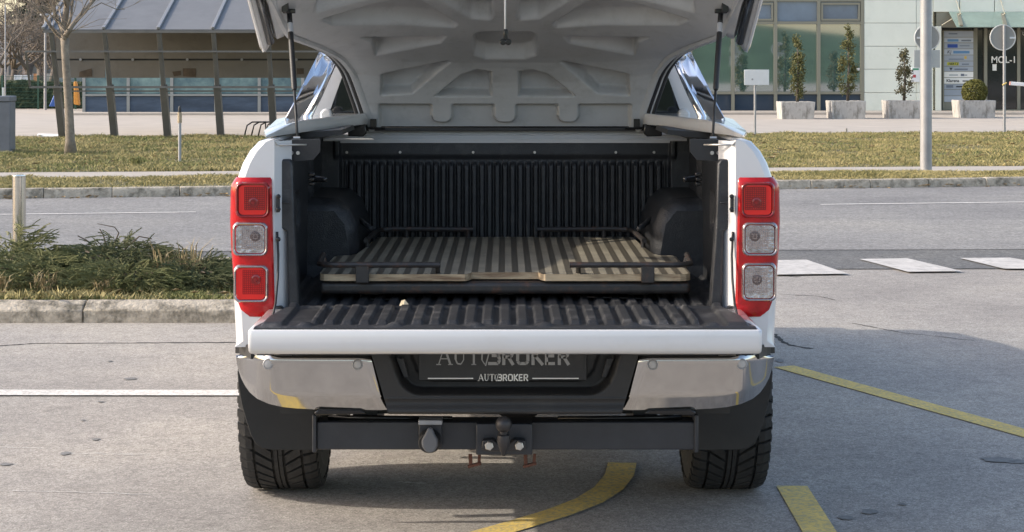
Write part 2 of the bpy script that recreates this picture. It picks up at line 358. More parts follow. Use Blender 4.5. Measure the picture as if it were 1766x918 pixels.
# kerbs, one object per stone
def kerb_run(name, p0, p1, n, h, depth, label, m='kerb', lip=0.03):
    base = Vector((*p0, 0)); root = bpy.data.objects.new(name, None); COL.objects.link(root); root.location = base; OFF[root.name] = base; props(root, kind='structure')
    a, b = Vector((*p0, 0)), Vector((*p1, 0)); d = (b-a)/n; u = d.normalized(); nrm = Vector((-u.y, u.x, 0)); r = random.Random(n)
    for i in range(n):
        o = a+d*i; g = 0.006; dz = r.uniform(-0.004, 0.004); L = d.length-g; dy = r.uniform(-0.004, 0.004)
        prof = [(dy,-0.05),(dy,h*0.62+dz),(lip+dy,h+dz-0.004),(lip+0.03+dy,h+dz),(depth,h+dz),(depth,-0.05)]
        rows = []
        for t in (0, 0.25, 0.5, 0.75, 1):
            rows.append([o+u*(g/2+L*t)+nrm*(y+r.uniform(-.002, .002))+Vector((0,0,z+r.uniform(-.002, .002))) for y, z in prof])
        mb = MB().loft(rows, closed=True, cap=True); mb.build('kerb_stone', m, root, bevel=0.008)
    return root
IY = 11.52
kerb_run('kerb_island', (-9.64, IY), (0.36, IY), 10, 0.125, 0.16, '', lip=0.10)
kerb_run('kerb_road', (-14.2, L_kerb(-14.2)), (14.2, L_kerb(14.2)), 36, 0.125, 0.13, '', lip=0.02)
# planted island behind the near kerb
island = sheet('planting_bed', [(-9.6,IY+0.15),(0.36,IY+0.15),(0.5,14.2),(-9.6,14.2)], 0.105, 'soil')
kerb_run('kerb_island_back', (0.36, 14.45), (-9.64, 14.25), 10, 0.115, 0.20, '', lip=0.05)
# unseen grassy bank, added behind the photographer for the far windows to mirror
def bank(u, v):
    x = lerp(-140, 140, u); y = lerp(-36, -130, v); t = smooth(v*5)
    return (x, y, t*(3.6+1.6*math.sin(x*0.045+0.8)+0.8*math.sin(x*0.13))*(1 if v < .6 else 1)-0.02)
mat('mirror_bank_green', (0.055,0.085,0.045), 0.95, var=0.4, vscale=0.6)
props(MB().grid(bank, 90, 16).build('mirror_bank', 'mirror_bank_green', smooth=True), kind='structure')
# ------------------------------------------------------------------ grass, as real blades
mat('grass_blade', (0.20,0.185,0.06), 0.8, var=0.55, vscale=0.9, col2=(0.40,0.325,0.15))
mat('grass_green', (0.10,0.135,0.03), 0.8, var=0.4, vscale=1.5, col2=(0.23,0.21,0.08))
def blades(name, label, areas, m, seed, hgt=(0.025,0.06), wid=0.0055, z=VZ):
    r = random.Random(seed); v = []; f = []
    for (x0, x1, lo, hi, n) in areas:
        for _ in range(n):
            x = r.uniform(x0, x1); y = r.uniform(lo(x), hi(x)); h = r.uniform(*hgt)
            nz = mnoise.noise((x*0.9, y*0.9, seed)); n2 = mnoise.noise((x*2.7, y*2.7, seed+9))
            if nz+.7*n2 < -.22 and r.random() < .75: continue
            h *= 0.5+1.1*max(0, nz+.6*n2+0.25)
            t = r.uniform(0, PI); w = wid*r.uniform(0.7, 1.8); lx, ly = r.gauss(0, .6)*h, r.gauss(0, .6)*h; c, s = math.cos(t)*w, math.sin(t)*w; k = len(v)
            v += [(x-c, y-s, z-0.005), (x+c, y+s, z-0.005), (x+c*.6+lx*.5, y+s*.6+ly*.5, z+h*.65), (x+lx, y+ly, z+h)]
            f += [(k, k+1, k+2), (k, k+2, k+3)]
    me = bpy.data.meshes.new(name); me.from_pydata(v, [], f); me.materials.append(MATS[m]); o = bpy.data.objects.new(name, me); COL.objects.link(o)
    return props(o, label, 'grass', kind='stuff')
blades('grass', 'short dry yellow green grass of the wide verge', [(-11.5,-3.0,up(L_fp1,.05),up(L_gr,-.05),120000),(3.0,12.5,up(L_fp1,.05),up(L_gr,-.05),130000)], 'grass_blade', 1)
blades('grass', 'narrow grass strip between road kerb and footpath', [(-8.5,-2.5,up(L_kerb,.14),up(L_fp0,-.03),30000),(2.8,9.5,up(L_kerb,.14),up(L_fp0,-.03),36000)], 'grass_blade', 2, (0.03,0.06), 0.0055)
blades('grass', 'green tufts in the wide verge', [(-11.5,-3.0,up(L_fp1,.05),up(L_gr,-.05),26000),(3.0,12.5,up(L_fp1,.05),up(L_gr,-.05),13000)], 'grass_green', 3, (0.03,0.07), 0.006)
blades('grass', 'short turf along the island kerb', [(-4.2,0.3,line(IY+.17,0),line(IY+.75,0),15000)], 'grass_green', 4, (0.02,0.06), 0.005, 0.105)
blades('grass', 'straw coloured turf along the island kerb', [(-4.2,0.3,line(IY+.17,0),line(IY+1.0,0),9000)], 'grass_blade', 5, (0.02,0.06), 0.005, 0.105)
def litter(name, label, areas, n, seed, z, size):
    r = random.Random(seed); v = []; f = []
    for (x0, x1, lo, hi) in areas:
        for _ in range(n):
            x = r.uniform(x0, x1); y = r.uniform(lo(x), hi(x)); t = r.uniform(0, 2*PI); s = size*r.uniform(.5, 1.4); k = len(v); q = z+r.uniform(.01, .05)
            c, sn = math.cos(t), math.sin(t)
            for (a, b, h) in ((-1,0,0),(-.2,.5,.25),(1,.1,.1),(.1,-.55,.3),(0,0,-.1)): v.append((x+(a*c-b*sn)*s, y+(a*sn+b*c)*s, q+h*s))
            f += [(k,k+4,k+1),(k+1,k+4,k+2),(k+2,k+4,k+3),(k+3,k+4,k)]
    me = bpy.data.meshes.new(name); me.from_pydata(v, [], f); me.materials.append(MATS['leaf_dry']); o = bpy.data.objects.new(name, me); COL.objects.link(o)
    return props(o, label, 'leaves', kind='stuff')
litter('leaves', 'dry leaves scattered over the verge grass', [(-11.5,-3,L_fp1,L_gr),(3,12.5,L_fp1,L_gr)], 380, 5, VZ, 0.05)
litter('leaves', 'dry leaves under the junipers by the near kerb', [(-4.2,0.2,line(IY+.17,0),line(IY+.9,0))], 160, 6, 0.105, 0.035)
litter('leaves', 'dry leaves caught along the road gutter', [(-6.4,-3.3,up(L_kerb,-.12),up(L_kerb,.0)),(3.4,8,up(L_kerb,-.10),up(L_kerb,.0))], 45, 7, 0.0, 0.035)
# ================================================================== THE PICKUP TRUCK
TR = thing('pickup_truck', (0, 6.0, 0), 'white pickup truck seen from behind with tailgate down and hardtop lid raised', 'pickup truck')
def P(px, py, Y, sx=-1):                            # measured on the truck's left half; sx=1 mirrors it
    p = W(px, py, Y)
    return Vector((-p.x, p.y, p.z)) if sx > 0 else p
# ---- bed sides
prof = [(-0.735,1.355),(-0.752,1.372),(-0.775,1.376),(-0.806,1.366),(-0.835,1.335),(-0.858,1.295),(-0.874,1.25),(-0.888,1.18),(-0.893,1.11),(-0.892,1.0),(-0.888,0.9),(-0.884,0.8),(-0.880,0.72),(-0.872,0.64),(-0.86,0.56)]
AX, AZ, TR_R = 7.08, 0.385, 0.387
def arch_low(y):
    r = 0.49; d = abs(y-AX)
    return AZ+math.sqrt(r*r-d*d) if d < r else 0.0
stations = [(5.985,0.030),(5.992,0.014),(6.008,0.004),(6.04,0.0),(6.2,-0.005),(6.4,-0.012)]+[(6.55+0.053*i,-0.018) for i in range(21)]
for sx in (-1, 1):
    rows = []
    for y, inset in stations:
        zl = max(0.70 if y < 6.45 else 0.56, arch_low(y)); row = []
        fl = 0.045*smooth(1-(abs(y-AX)-0.40)/0.22) if abs(y-AX) < 0.62 else 0.0
        for i, (x, z) in enumerate(prof):
            zz = max(z, zl+(1.25-zl)*max(0, (8-i))*0.0) if z > zl else zl
            k = smooth((1.12-zz)/0.22)*fl
            xx = x+(inset if i > 1 else 0)-k
            if z <= zl and i > 6: xx = interp(zl, [(p[1], p[0]) for p in prof[::-1]])-fl+0.0
            row.append(Vector((-sx*xx, y, zz)))
        rows.append(row)
    bs = MB().loft(rows)
    # rear face of the quarter panel, from outer skin to the opening edge
    r0 = rows[0]; inner = [Vector((sx*(0.735 if i < 2 else 0.749), 5.985, p.z)) for i, p in enumerate(r0)]
    bs.loft([r0[1:], inner[1:]])
    # inner jamb
    bs.loft([[Vector((sx*0.749,5.985,z)) for z in (1.372,1.2,1.0,0.8,0.62)], [Vector((sx*0.742,5.995,z)) for z in (1.368,1.2,1.0,0.8,0.62)], [Vector((sx*0.702,6.07,z)) for z in (1.368,1.2,1.0,0.8,0.62)]])
    bs.build('bed_side', 'white_paint', TR, smooth='auto')
    fl_ = MB(); pts = []
    for i in range(17):
        t = PI*(0.02+0.96*i/16); pts.append(Vector((sx*0.915, AX-math.cos(t)*0.495, AZ+math.sin(t)*0.495)))
    fl_.tube(pts, 0.022, 8); fl_.build('arch_trim', 'black_plastic', TR, smooth=True)
    # inner wheel house
    MB().box(sx*0.56, sx*0.60, 6.55, 7.62, 0.35, 0.80).build('inner_fender', 'black_plastic', TR)
# ---- cab, bonnet and front, seen only between lid and bed side
def section(y, w_b, z_b, w_belt, z_belt, w_roof, z_roof):
    L = [(-w_b*0.96, z_b),(-w_b, z_b+0.12),(-w_b, 0.8),(-w_belt, z_belt),(-lerp(w_belt, w_roof, .5)-.012, lerp(z_belt, z_roof, .5)),(-w_roof-0.03, z_roof-0.07),(-w_roof+0.03, z_roof-0.015),(-w_roof*0.5, z_roof)]
    return [Vector((x, y, z)) for x, z in L]+[Vector((0, y, z_roof+0.006))]+[Vector((-x, y, z)) for x, z in L[::-1]]
cab = MB()
cab.loft([section(7.60,.90,.45,.87,1.24,.66,1.70), section(7.68,.91,.40,.88,1.25,.665,1.79), section(8.3,.92,.40,.89,1.26,.67,1.835), section(9.0,.92,.40,.89,1.26,.66,1.81), section(9.35,.92,.40,.89,1.25,.64,1.74), section(10.05,.92,.40,.88,1.21,.80,1.235)], cap=True)
cabo = cab.build('cab', 'white_paint', TR, smooth='auto')
nose = MB(); nose.loft([section(10.0,.92,.40,.89,1.16,.80,1.215), section(10.6,.92,.40,.89,1.10,.76,1.185), section(11.05,.90,.42,.86,1.02,.70,1.12), section(11.2,.84,.45,.80,.95,.62,1.02)], cap=True)
nose.build('bonnet', 'white_paint', TR, smooth='auto')
MB().box(-0.84, 0.84, 11.15, 11.30, 0.42, 0.70).build('front_bumper', 'black_plastic', TR, bevel=0.03)
# windows of the cab (rear screen, rear door glass, door glass, windscreen)
def pane(name, pts, n, m='glass_dark'):
    n = Vector(n).normalized()*0.008; MB().prism([Vector(p)+n*0.5 for p in pts], n).build(name, m, cabo)
pane('rear_window', [(-.765,7.594,1.30),(.765,7.594,1.30),(.632,7.596,1.67),(-.632,7.596,1.67)], (0,-1,0.1))
for sx in (-1, 1):
    def sp(y, z, d=0.006):
        x = interp(z, [(1.25,.885),(1.53,.79),(1.76,.695)]); return (sx*(x+d), y, z)
    pane('rear_door_window', [sp(7.74,1.29),sp(8.45,1.29),sp(8.45,1.70),sp(7.95,1.70)], (sx,0,.4))
    pane('door_window', [sp(8.53,1.29),sp(9.5,1.29),sp(9.2,1.66),sp(8.53,1.70)], (sx,0,.4))
    mr = MB(); mr.obox((sx*1.03,9.55,1.20),(.10,0,0),(0,.05,0),(0,0,.075)); mr.beam((sx*.90,9.55,1.17),(sx*1.0,9.55,1.18),.04,.03)
    mr.build('wing_mirror', 'white_paint', TR, bevel=0.02)
pane('windscreen', [(-.66,9.40,1.73),(.66,9.40,1.73),(.82,10.02,1.25),(-.82,10.02,1.25)], (0,.55,.8))
MB().box(-0.74, 0.74, 6.06, 11.0, 0.47, 0.60).build('underbody', 'black_plastic', TR)
ax = MB(); ax.tube([(-.85,AX,AZ),(.85,AX,AZ)], .045, 10); ax.lathe((0.05,AX,AZ), (0,1,0), [(-.13,.06),(-.1,.12),(.1,.12),(.13,.06)], 14); ax.build('rear_axle', 'cast_dark', TR, smooth=True)
for sx in (-1, 1): MB().box(sx*0.42, sx*0.50, 6.05, 11.0, 0.40, 0.49).build('chassis_rail', 'tow_steel', TR)
# ---- wheels with real tread blocks
def wheel(cx, cy, first):
    root = bpy.data.objects.new('wheel', None); COL.objects.link(root); root.parent = TR; root.location = Vector((cx, cy, 0))-OFF[TR.name]; OFF[root.name] = Vector((0,0,0)); return root
def tyre_mesh():
    t = MB(); hw = 0.140; R = TR_R
    pr = [(-hw*.80,.225),(-hw*.96,.25),(-hw*1.04,.30),(-hw*1.0,.345),(-hw*.93,.362),(-hw*.85,R-.016),(0,R-.012),(hw*.85,R-.016),(hw*.93,.362),(hw*1.0,.345),(hw*1.04,.30),(hw*.96,.25),(hw*.80,.225)]
    t.lathe((0,0,AZ), (1,0,0), pr, 64)
    N = 46
    def blk(x0, x1, a0, a1, sk0, sk1, rt=R, rb=R-.02, nx=2):
        vs = []; fs = []
        for i in range(nx+1):
            u = i/nx; x = lerp(x0, x1, u); sk = lerp(sk0, sk1, u); drop = 0.012*max(0, (abs(x)/hw-.72)/.28)**2
            for a in (a0+sk, a1+sk):
                for r in (rb-drop, rt-drop): vs.append(Vector((x, math.sin(a)*r, AZ-math.cos(a)*r)))
        for i in range(nx):
            k = i*4; fs += [(k+1,k+3,k+7,k+5),(k,k+1,k+5,k+4),(k+2,k+6,k+7,k+3)]
        fs += [(0,2,3,1),(nx*4,nx*4+1,nx*4+3,nx*4+2)]
        t.add(vs, fs)
    st = 2*PI/N
    for k in range(N):
        a = k*st
        for sg in (-1, 1):
            o = 0.0 if sg < 0 else st*.4
            blk(sg*hw*.99, sg*hw*.66, a+o, a+o+st*.76, 0, st*.15)
            blk(sg*hw*.59, sg*hw*.18, a+o+st*.2, a+o+st*.92, st*.1, st*.95, nx=3)
        blk(-hw*.11, -hw*.015, a, a+st*.97, 0, 0); blk(hw*.015, hw*.11, a+st*.5, a+st*1.47, 0, 0)
        for sg in (-1, 1): t.add(*[( [Vector((sg*hw*1.0, math.sin(b)*r, AZ-math.cos(b)*r)) for b, r in ((a,.348),(a+st*.5,.348),(a+st*.5,.372),(a,.372))]+[Vector((sg*hw*1.025, math.sin(b)*r, AZ-math.cos(b)*r)) for b, r in ((a,.348),(a+st*.5,.348),(a+st*.5,.368),(a,.368))]), [(0,1,2,3),(4,5,6,7),(0,1,5,4),(1,2,6,5),(2,3,7,6),(3,0,4,7)]])
    return t
first = None
for sx in (-1, 1):
    for cy in (AX, AX+3.22):
        w = wheel(sx*0.832, cy, first)
        if first is None:
            ty = tyre_mesh().build('tyre', 'tyre', w); rm = MB().lathe((0,0,AZ), (1,0,0), [(-.10,.235),(-.09,.225),(-.02,.215),(-.03,.05),(.02,.05),(.03,.215),(.10,.225),(.11,.235)], 40).build('rim', 'rim_metal', w, smooth='auto'); first = (ty, rm)
        else:
            for q in first: copy_of(q, w)
# ---- mud flaps
for sx in (-1, 1):
    out = [(409,640),(411,668),(417,700),(424,725),(432,750),(440,765),(452,774),(470,776.5),(541,777),(541,640)]
    q = [P(x, y, 6.50+0.0002*(x-470), sx) for x, y in out]
    MB().prism(q, (0,0.012,0)).build('mud_flap', 'flap_rubber', TR, bevel=0.003)
# ---- rear bumper
mat('sensor_grey', (0.45,0.45,0.46), 0.35)
BY = 5.80
bump_root = bpy.data.objects.new('rear_bumper', None); COL.objects.link(bump_root); bump_root.parent = TR; OFF[bump_root.name] = OFF[TR.name]
def cx(px): return (871-px)*BY/FPX                  # half-width in metres at the bumper
zbot_px = [(405,628),(407,640),(411,655),(418,669),(427,682),(440,693),(460,702),(485,707.5),(510,710),(540,711.5),(600,712),(672,713)]
def bump_y(ax_):                                    # plan of the bumper face
    return BY+0.02*(ax_/0.85)**2+0.22*smooth((ax_-0.72)/0.16)**1.6 if ax_ > .72 else BY+0.02*(ax_/0.85)**2
for sx in (-1, 1):
    def chrome(u, v):
        xin = cx(lerp(642, 674, v**0.8)); xo = 0.882
        # outer columns follow the rounded lower outline
        a = lerp(xin, xo, 1-(1-u)**1.25); k = bump_y(a)/FPX; px = 871-a/k
        yb = interp(px, zbot_px); yt = 614+1.0*(1-u)
        py = lerp(yt, yb, v)
        z = CH-(py-HY)*k
        y = bump_y(a)+0.035*v+0.02*max(0, v-.72)/.28*0.8+0.012*max(0, (.06-v)/.06)
        y += 0.016*max(0, (0.05-u)/.05)
        return Vector((sx*a, y, z))
    cb = MB().grid(chrome, 48, 22)
    cb.build('chrome_corner', 'chrome', bump_root, smooth=True, solid=0.0)
    # top step of the corner
    st = [Vector((sx*a, bump_y(a)-0.004, 0.705)) for a in [0.36+0.07*i for i in range(8)]]; st2 = [Vector((p.x, p.y+0.21, 0.709)) for p in st]
    MB().loft([st, st2]).build('step_pad', 'black_plastic', bump_root, solid=0.006)
    strip_ = [Vector((sx*a, bump_y(a)+0.006, 0.703)) for a in (.812,.83,.85,.868,.882)]
    MB().loft([strip_, [p+Vector((0,0,-.032)) for p in strip_]]).build('corner_strip', 'black_plastic', bump_root, solid=0.01)
    for (px, py) in ((461,630),(616,630)):
        a = cx(px); c = Vector((sx*a, bump_y(a)+0.006, CH-(py-HY)*BY/FPX))
        sn = MB(); sn.lathe(c, (0,-1,0), [(0,.0175),(.003,.0175),(.005,.015),(.003,.0125)], 24, cap=False); so = sn.build('parking_sensor', 'galv_dull', bump_root, smooth='auto')
        MB().lathe(c+Vector((0,-.002,0)), (0,-1,0), [(0,.0125),(.003,.0115),(.004,.006)], 20).build('sensor_face', 'sensor_grey', so, smooth='auto')
def rr(x, z, x0, x1, z0, z1, r):                    # signed distance to a rounded rectangle
    qx = abs(x-(x0+x1)/2)-(x1-x0)/2+r; qz = abs(z-(z0+z1)/2)-(z1-z0)/2+r
    return math.hypot(max(qx, 0), max(qz, 0))+min(max(qx, qz), 0)-r
def centre(u, v):
    half = lerp(0.425, 0.366, v); x = lerp(-half, half, u); z = lerp(0.715, 0.508, v); ax_ = abs(x)
    tap = (0.70-z)*0.35
    d = rr(ax_+tap, z, -1, 0.365, 0.572, 1.0, 0.055)
    d2 = rr(ax_+tap, z, -1, 0.305, 0.603, 1.0, 0.045)
    y = BY+0.012+0.01*(v)
    y += 0.085*smooth(-d/0.014) - 0.012*smooth(-d2/0.006)
    if z < 0.565: y += 0.006*math.sin((0.565-z)/0.057*PI*2)-0.004
    y += 0.05*smooth((0.52-z)/0.02)
    return Vector((x, y, z))
MB().grid(centre, 130, 70).build('step_moulding', 'black_plastic', bump_root, smooth=True)
for sx in (-1, 1): MB().prism([P(683,617,5.872,sx),P(696,617,5.872,sx),P(705,650,5.872,sx),P(697,651,5.872,sx)], (0,-.012,0)).build('plate_lamp', 'liner_dusty', bump_root, bevel=.002)
plate_y = 5.868
pl = MB(); a, b_ = W(722, 560, plate_y), W(1012, 656, plate_y); pl.box(a.x, b_.x, plate_y-.006, plate_y+.004, b_.z, 0.74); plate = pl.build('number_plate', 'black_plastic', bump_root, bevel=.002)
# lettering on the plate: serif AUT, a joined O/B, and bold BROKER
def strokes(name, segs, m, parent, o, h, y, w):
    b = MB(); px_ = {}
    for (x0, z0, x1, z1, wd) in segs:
        a = Vector((o[0]+x0*h, y, o[1]+z0*h)); c = Vector((o[0]+x1*h, y, o[1]+z1*h)); b.beam(a, c, wd*h, 0.0012, up=(0,1,0))
    return b.build(name, m, parent)
def logo(x0, zb, h, y, m, tag_):
    T, B = .055, .115; S = []
    def ser(x, z, l=.13): S.append((x-l, z, x+l, z, .05))
    S += [(0.05,.02,.36,1,T),(.36,1,.70,.02,B),(.17,.34,.56,.34,T)]; ser(.05,.025); ser(.70,.025)                # A
    S += [(.98,.97,.98,.3,B),(.98,.3,1.08,.07,T*1.4),(1.08,.07,1.28,.05,T*1.4),(1.28,.05,1.42,.28,T),(1.42,.28,1.42,.97,T)]; ser(.98,.975); ser(1.42,.975,.1)   # U
    S += [(1.66,.975,2.30,.975,T),(1.98,.97,1.98,.02,B),(1.67,.98,1.65,.78,T),(2.29,.98,2.31,.78,T)]; ser(1.98,.025)   # T
    S += [(2.62,.97,2.44,.75,T),(2.44,.75,2.42,.28,T*1.5),(2.42,.28,2.58,.03,T),(2.92,1.05,2.62,-.05,T*1.3)]   # open O and slash
    K = .17
    def ch(x, segs):
        for (a, b, c, d) in segs: S.append((x+a, b, x+c, d, K))
    ch(2.86, [(.14,.92,.45,.92),(.45,.92,.52,.72),(.52,.72,.42,.52),(.1,.52,.46,.52),(.46,.5,.54,.28),(.54,.28,.44,.08),(-.1,.08,.46,.08)])  # B
    ch(3.62, [(0,0,0,1),(0,.92,.42,.92),(.42,.93,.5,.70),(.5,.70,.40,.45),(0,.44,.42,.44),(.25,.44,.52,0)])                     # R
    ch(4.38, [(0,.2,0,.8),(0,.8,.12,.93),(.1,.92,.46,.92),(.44,.93,.56,.8),(.56,.8,.56,.2),(.56,.2,.44,.07),(.46,.08,.1,.08),(.12,.07,0,.2)])   # O
    ch(5.22, [(0,0,0,1),(.08,.45,.5,1),(.1,.52,.54,0)])                                                                          # K
    ch(5.96, [(0,0,0,1),(0,.92,.46,.92),(0,.5,.42,.5),(0,.08,.46,.08)])                                                          # E
    ch(6.66, [(0,0,0,1),(0,.92,.42,.92),(.42,.93,.5,.70),(.5,.70,.40,.45),(0,.44,.42,.44),(.25,.44,.52,0)])                     # R
    return strokes(tag_, S, m, plate, (x0, zb), h, y, .1)
k = plate_y/FPX
logo((755-871)*k, CH-(629-HY)*k, 228/7.25*k, plate_y-.0075, 'letter_grey', 'lettering')
logo((825-871)*k, CH-(656.5-HY)*k, 86/7.25*k, plate_y-.0080, 'letter_white', 'lettering')
for x0, x1 in ((738,816),(918,998)): MB().box((x0-871)*k, (x1-871)*k, plate_y-.0082, plate_y-.006, CH-(653-HY)*k, CH-(651.3-HY)*k).build('rule_line', 'letter_white', plate)
# ---- tow bar
tow = bpy.data.objects.new('tow_bar', None); COL.objects.link(tow); tow.parent = TR; OFF[tow.name] = OFF[TR.name]
TY = 5.97
a, b_ = W(546, 728, TY), W(1199, 776, TY); MB().box(a.x, b_.x, TY, TY+.09, b_.z, a.z).build('beam', 'tow_steel', tow, bevel=.004)
for px in (538.5, 1197.5):
    a, b_ = W(px, 716, TY-.012), W(px+7, 781, TY-.012); MB().box(a.x, b_.x, TY-.012, TY+.11, b_.z, a.z).build('end_plate', 'tow_steel', tow, bevel=.003)
for sx in (-1, 1):
    MB().tube([P(566,720,TY+.04,sx), P(780,722,TY+.04,sx)], .008, 8).build('brace_tube', 'black_gloss', tow, smooth=True)
    MB().prism([P(541,712,5.85,sx),P(550,706,5.85,sx),P(622,707,5.85,sx),P(632,714,5.85,sx),P(545,717,5.85,sx)], (0,.012,0)).build('bumper_bracket', 'black_gloss', tow, bevel=.004)
a, b_ = W(821, 731, 5.90), W(918, 785, 5.90); MB().box(a.x, b_.x, 5.90, 5.968, b_.z, a.z).build('ball_plate', 'tow_steel', tow, bevel=.004)
ball = MB(); c = W(868.5, 732, 5.72); pr = []
for i in range(13):
    t = -PI/2+PI*i/12*1.0; pr.append((math.sin(t)*.0255, max(.0015, math.cos(t)*.0255)))
ball.lathe(c, (0,0,1), pr, 24)
ball.lathe(c, (0,0,-1), [(.018,.013),(.030,.012),(.034,.019),(.052,.021),(.062,.018),(.085,.010),(.098,.004)], 20)
ball.tube([c+Vector((0,.0,-.045)), c+Vector((0,.09,-.055)), c+Vector((0,.18,-.055))], .017, 10)
ball.build('tow_ball', 'cast_dark', tow, smooth='auto')
yk = MB(); yk.prism([W(832,760,5.86),W(850,758,5.86),W(862,768,5.86),W(875,768,5.86),W(888,758,5.86),W(906,760,5.86),W(908,776,5.86),W(896,779,5.86),W(842,779,5.86),W(830,776,5.86)], (0,.04,0)); yk.build('ball_flange', 'cast_dark', tow, bevel=.004)
for px in (843.5, 895.5):
    c = W(px, 768.5, 5.855); MB().lathe(c, (0,-1,0), [(0,.0145),(.010,.0145),(.012,.012)], 6).build('bolt', 'bolt', tow)
a, b_ = W(722, 731, 5.93), W(762, 773, 5.93); MB().box(a.x, b_.x, 5.935, 5.968, b_.z, a.z).build('socket_plate', 'tow_steel', tow, bevel=.003)
a, b_ = W(722, 723, 5.92), W(763, 731, 5.92); MB().box(a.x, b_.x, 5.90, 5.96, b_.z, a.z).build('socket_bracket', 'galv_dull', tow, bevel=.002)
sk = MB(); c = W(741, 757, 5.93); sk.lathe(c, (0,-1,-.25), [(0,.036),(.03,.036),(.034,.033)], 28)
so = sk.build('trailer_socket', 'black_plastic', tow, smooth='auto')
cp = MB(); cp.prism([W(738,737,5.885),W(746,737,5.885),W(750,748,5.885),W(755,757,5.885),W(755,768,5.885),W(750,777,5.885),W(742,781,5.885),W(734,778,5.885),W(728,769,5.885),W(727,758,5.885),W(733,748,5.885)], (0,-.016,0)); cp.build('socket_cover', 'socket_grey', so, bevel=.005)
for px in (820, 915):
    h = MB(); h.beam(W(px-9,783,6.02), W(px-8,804,6.02), .012, .006, up=(0,1,0)); h.beam(W(px+7,783,6.02), W(px+6,803,6.02), .010, .006, up=(0,1,0)); h.beam(W(px-13,805,6.02), W(px+10,799,6.02), .008, .02, up=(0,1,0)); h.build('chain_hook', 'rust', tow, bevel=.001)
# ---- tail lights
def light(sx):
    inner = [(308,470),(330,470.5),(400,472),(470,474),(530,475.5),(545,475)]; outer = [(308,404),(316,397),(330,395),(380,394),(430,396),(470,399),(500,401.5),(520,404),(535,409),(545,418)]
    rows = []
    for i in range(41):
        py = 306+240*i/40; yb = 5.972+0.012*max(0, 1-(i)/1.5)+0.012*max(0, 1-(40-i)/1.5)
        xi = -interp(py, inner); xo = -interp(py, outer); xi, xo = (interp(py, inner)-871)*6/FPX, (interp(py, outer)-871)*6/FPX
        z = CH-(py-HY)*5.99/FPX
        sec = [(xi,6.0),(xi,yb+.006),(xi-.006,yb),(lerp(xi, xo, .4),yb-.004),(lerp(xi, xo, .75),yb),(xo+.016,yb+.012),(xo+.004,yb+.035),(xo,yb+.075),(xo+.003,yb+.13),(xo+.03,yb+.17)]
        rows.append([Vector((-sx*x, y, z)) for x, y in sec])
    mb = MB().loft(rows); lo = mb.build('tail_light', 'red_lens', TR, smooth='auto')
    def unit(name, x0, y0, x1, y1, rim, face, grid_, bulb, bx, by):
        Yf = 5.962; A = P(x0, y0, Yf, sx); B = P(x1, y1, Yf, sx); xa, xb = sorted((A.x, B.x)); za, zb = B.z, A.z
        def rrp(ins, yy, r, n=5):
            o = []
            for (qx, qz, a0) in ((xb-ins-r, zb-ins-r, 0),(xa+ins+r, zb-ins-r, PI/2),(xa+ins+r, za+ins+r, PI),(xb-ins-r, za+ins+r, 1.5*PI)):
                for i in range(n): t = a0+PI/2*i/(n-1); o.append(Vector((qx+math.cos(t)*r, yy, qz+math.sin(t)*r)))
            return o
        if rim:
            MB().loft([rrp(-.004,Yf+.012,.022), rrp(0,Yf+.001,.02), rrp(.002,Yf,.018), rrp(.005,Yf+.002,.016), rrp(.006,Yf+.012,.015)], closed=True).build('lens_rim', rim, lo, smooth='auto')
        f = MB(); rp_ = rrp(.008, Yf+.0045, .014); f.add(rp_, [tuple(range(len(rp_)))]); f.build('lens', face, lo)
        g = MB(); gx0, gx1 = xa+(xb-xa)*(.26 if sx < 0 else .12), xb-(xb-xa)*(.12 if sx < 0 else .26); gz0, gz1 = za+(zb-za)*.22, zb-(zb-za)*.12
        if grid_:
            n = 11
            for i in range(n+1):
                x = lerp(gx0, gx1, i/n); g.box(x-.0010, x+.0010, Yf+.002, Yf+.0043, gz0, gz1)
            for i in range(n+1):
                z = lerp(gz0, gz1, i/n); g.box(gx0, gx1, Yf+.0025, Yf+.0044, z-.0008, z+.0008)
            g.build('lens_ribs', grid_, lo)
        c = P(bx, by, Yf, sx); MB().lathe(c+Vector((0,.004,0)), (0,-1,0), [(0,.017),(.002,.0165),(.0032,.011),(.001,.0105),(.001,.006),(.005,.005)], 18).build('bulb', bulb, lo, smooth='auto')
    unit('stop', 407, 316, 463, 375, 'red_deep', 'red_bright', 'red_deep', 'red_deep', 437, 350)
    unit('indicator', 402, 385, 460, 441, 'clear_rim', 'reflector', 'clear_rim', 'bulb_dark', 440, 408)
    if sx < 0: unit('fog', 404, 459, 461, 521, 'clear_rim', 'red_bright', 'red_lens', 'red_deep', 441, 483)
    else: unit('reverse', 404, 455, 461, 519, 'clear_rim', 'reflector', 'clear_rim', 'bulb_dark', 436, 483)
light(-1); light(1)
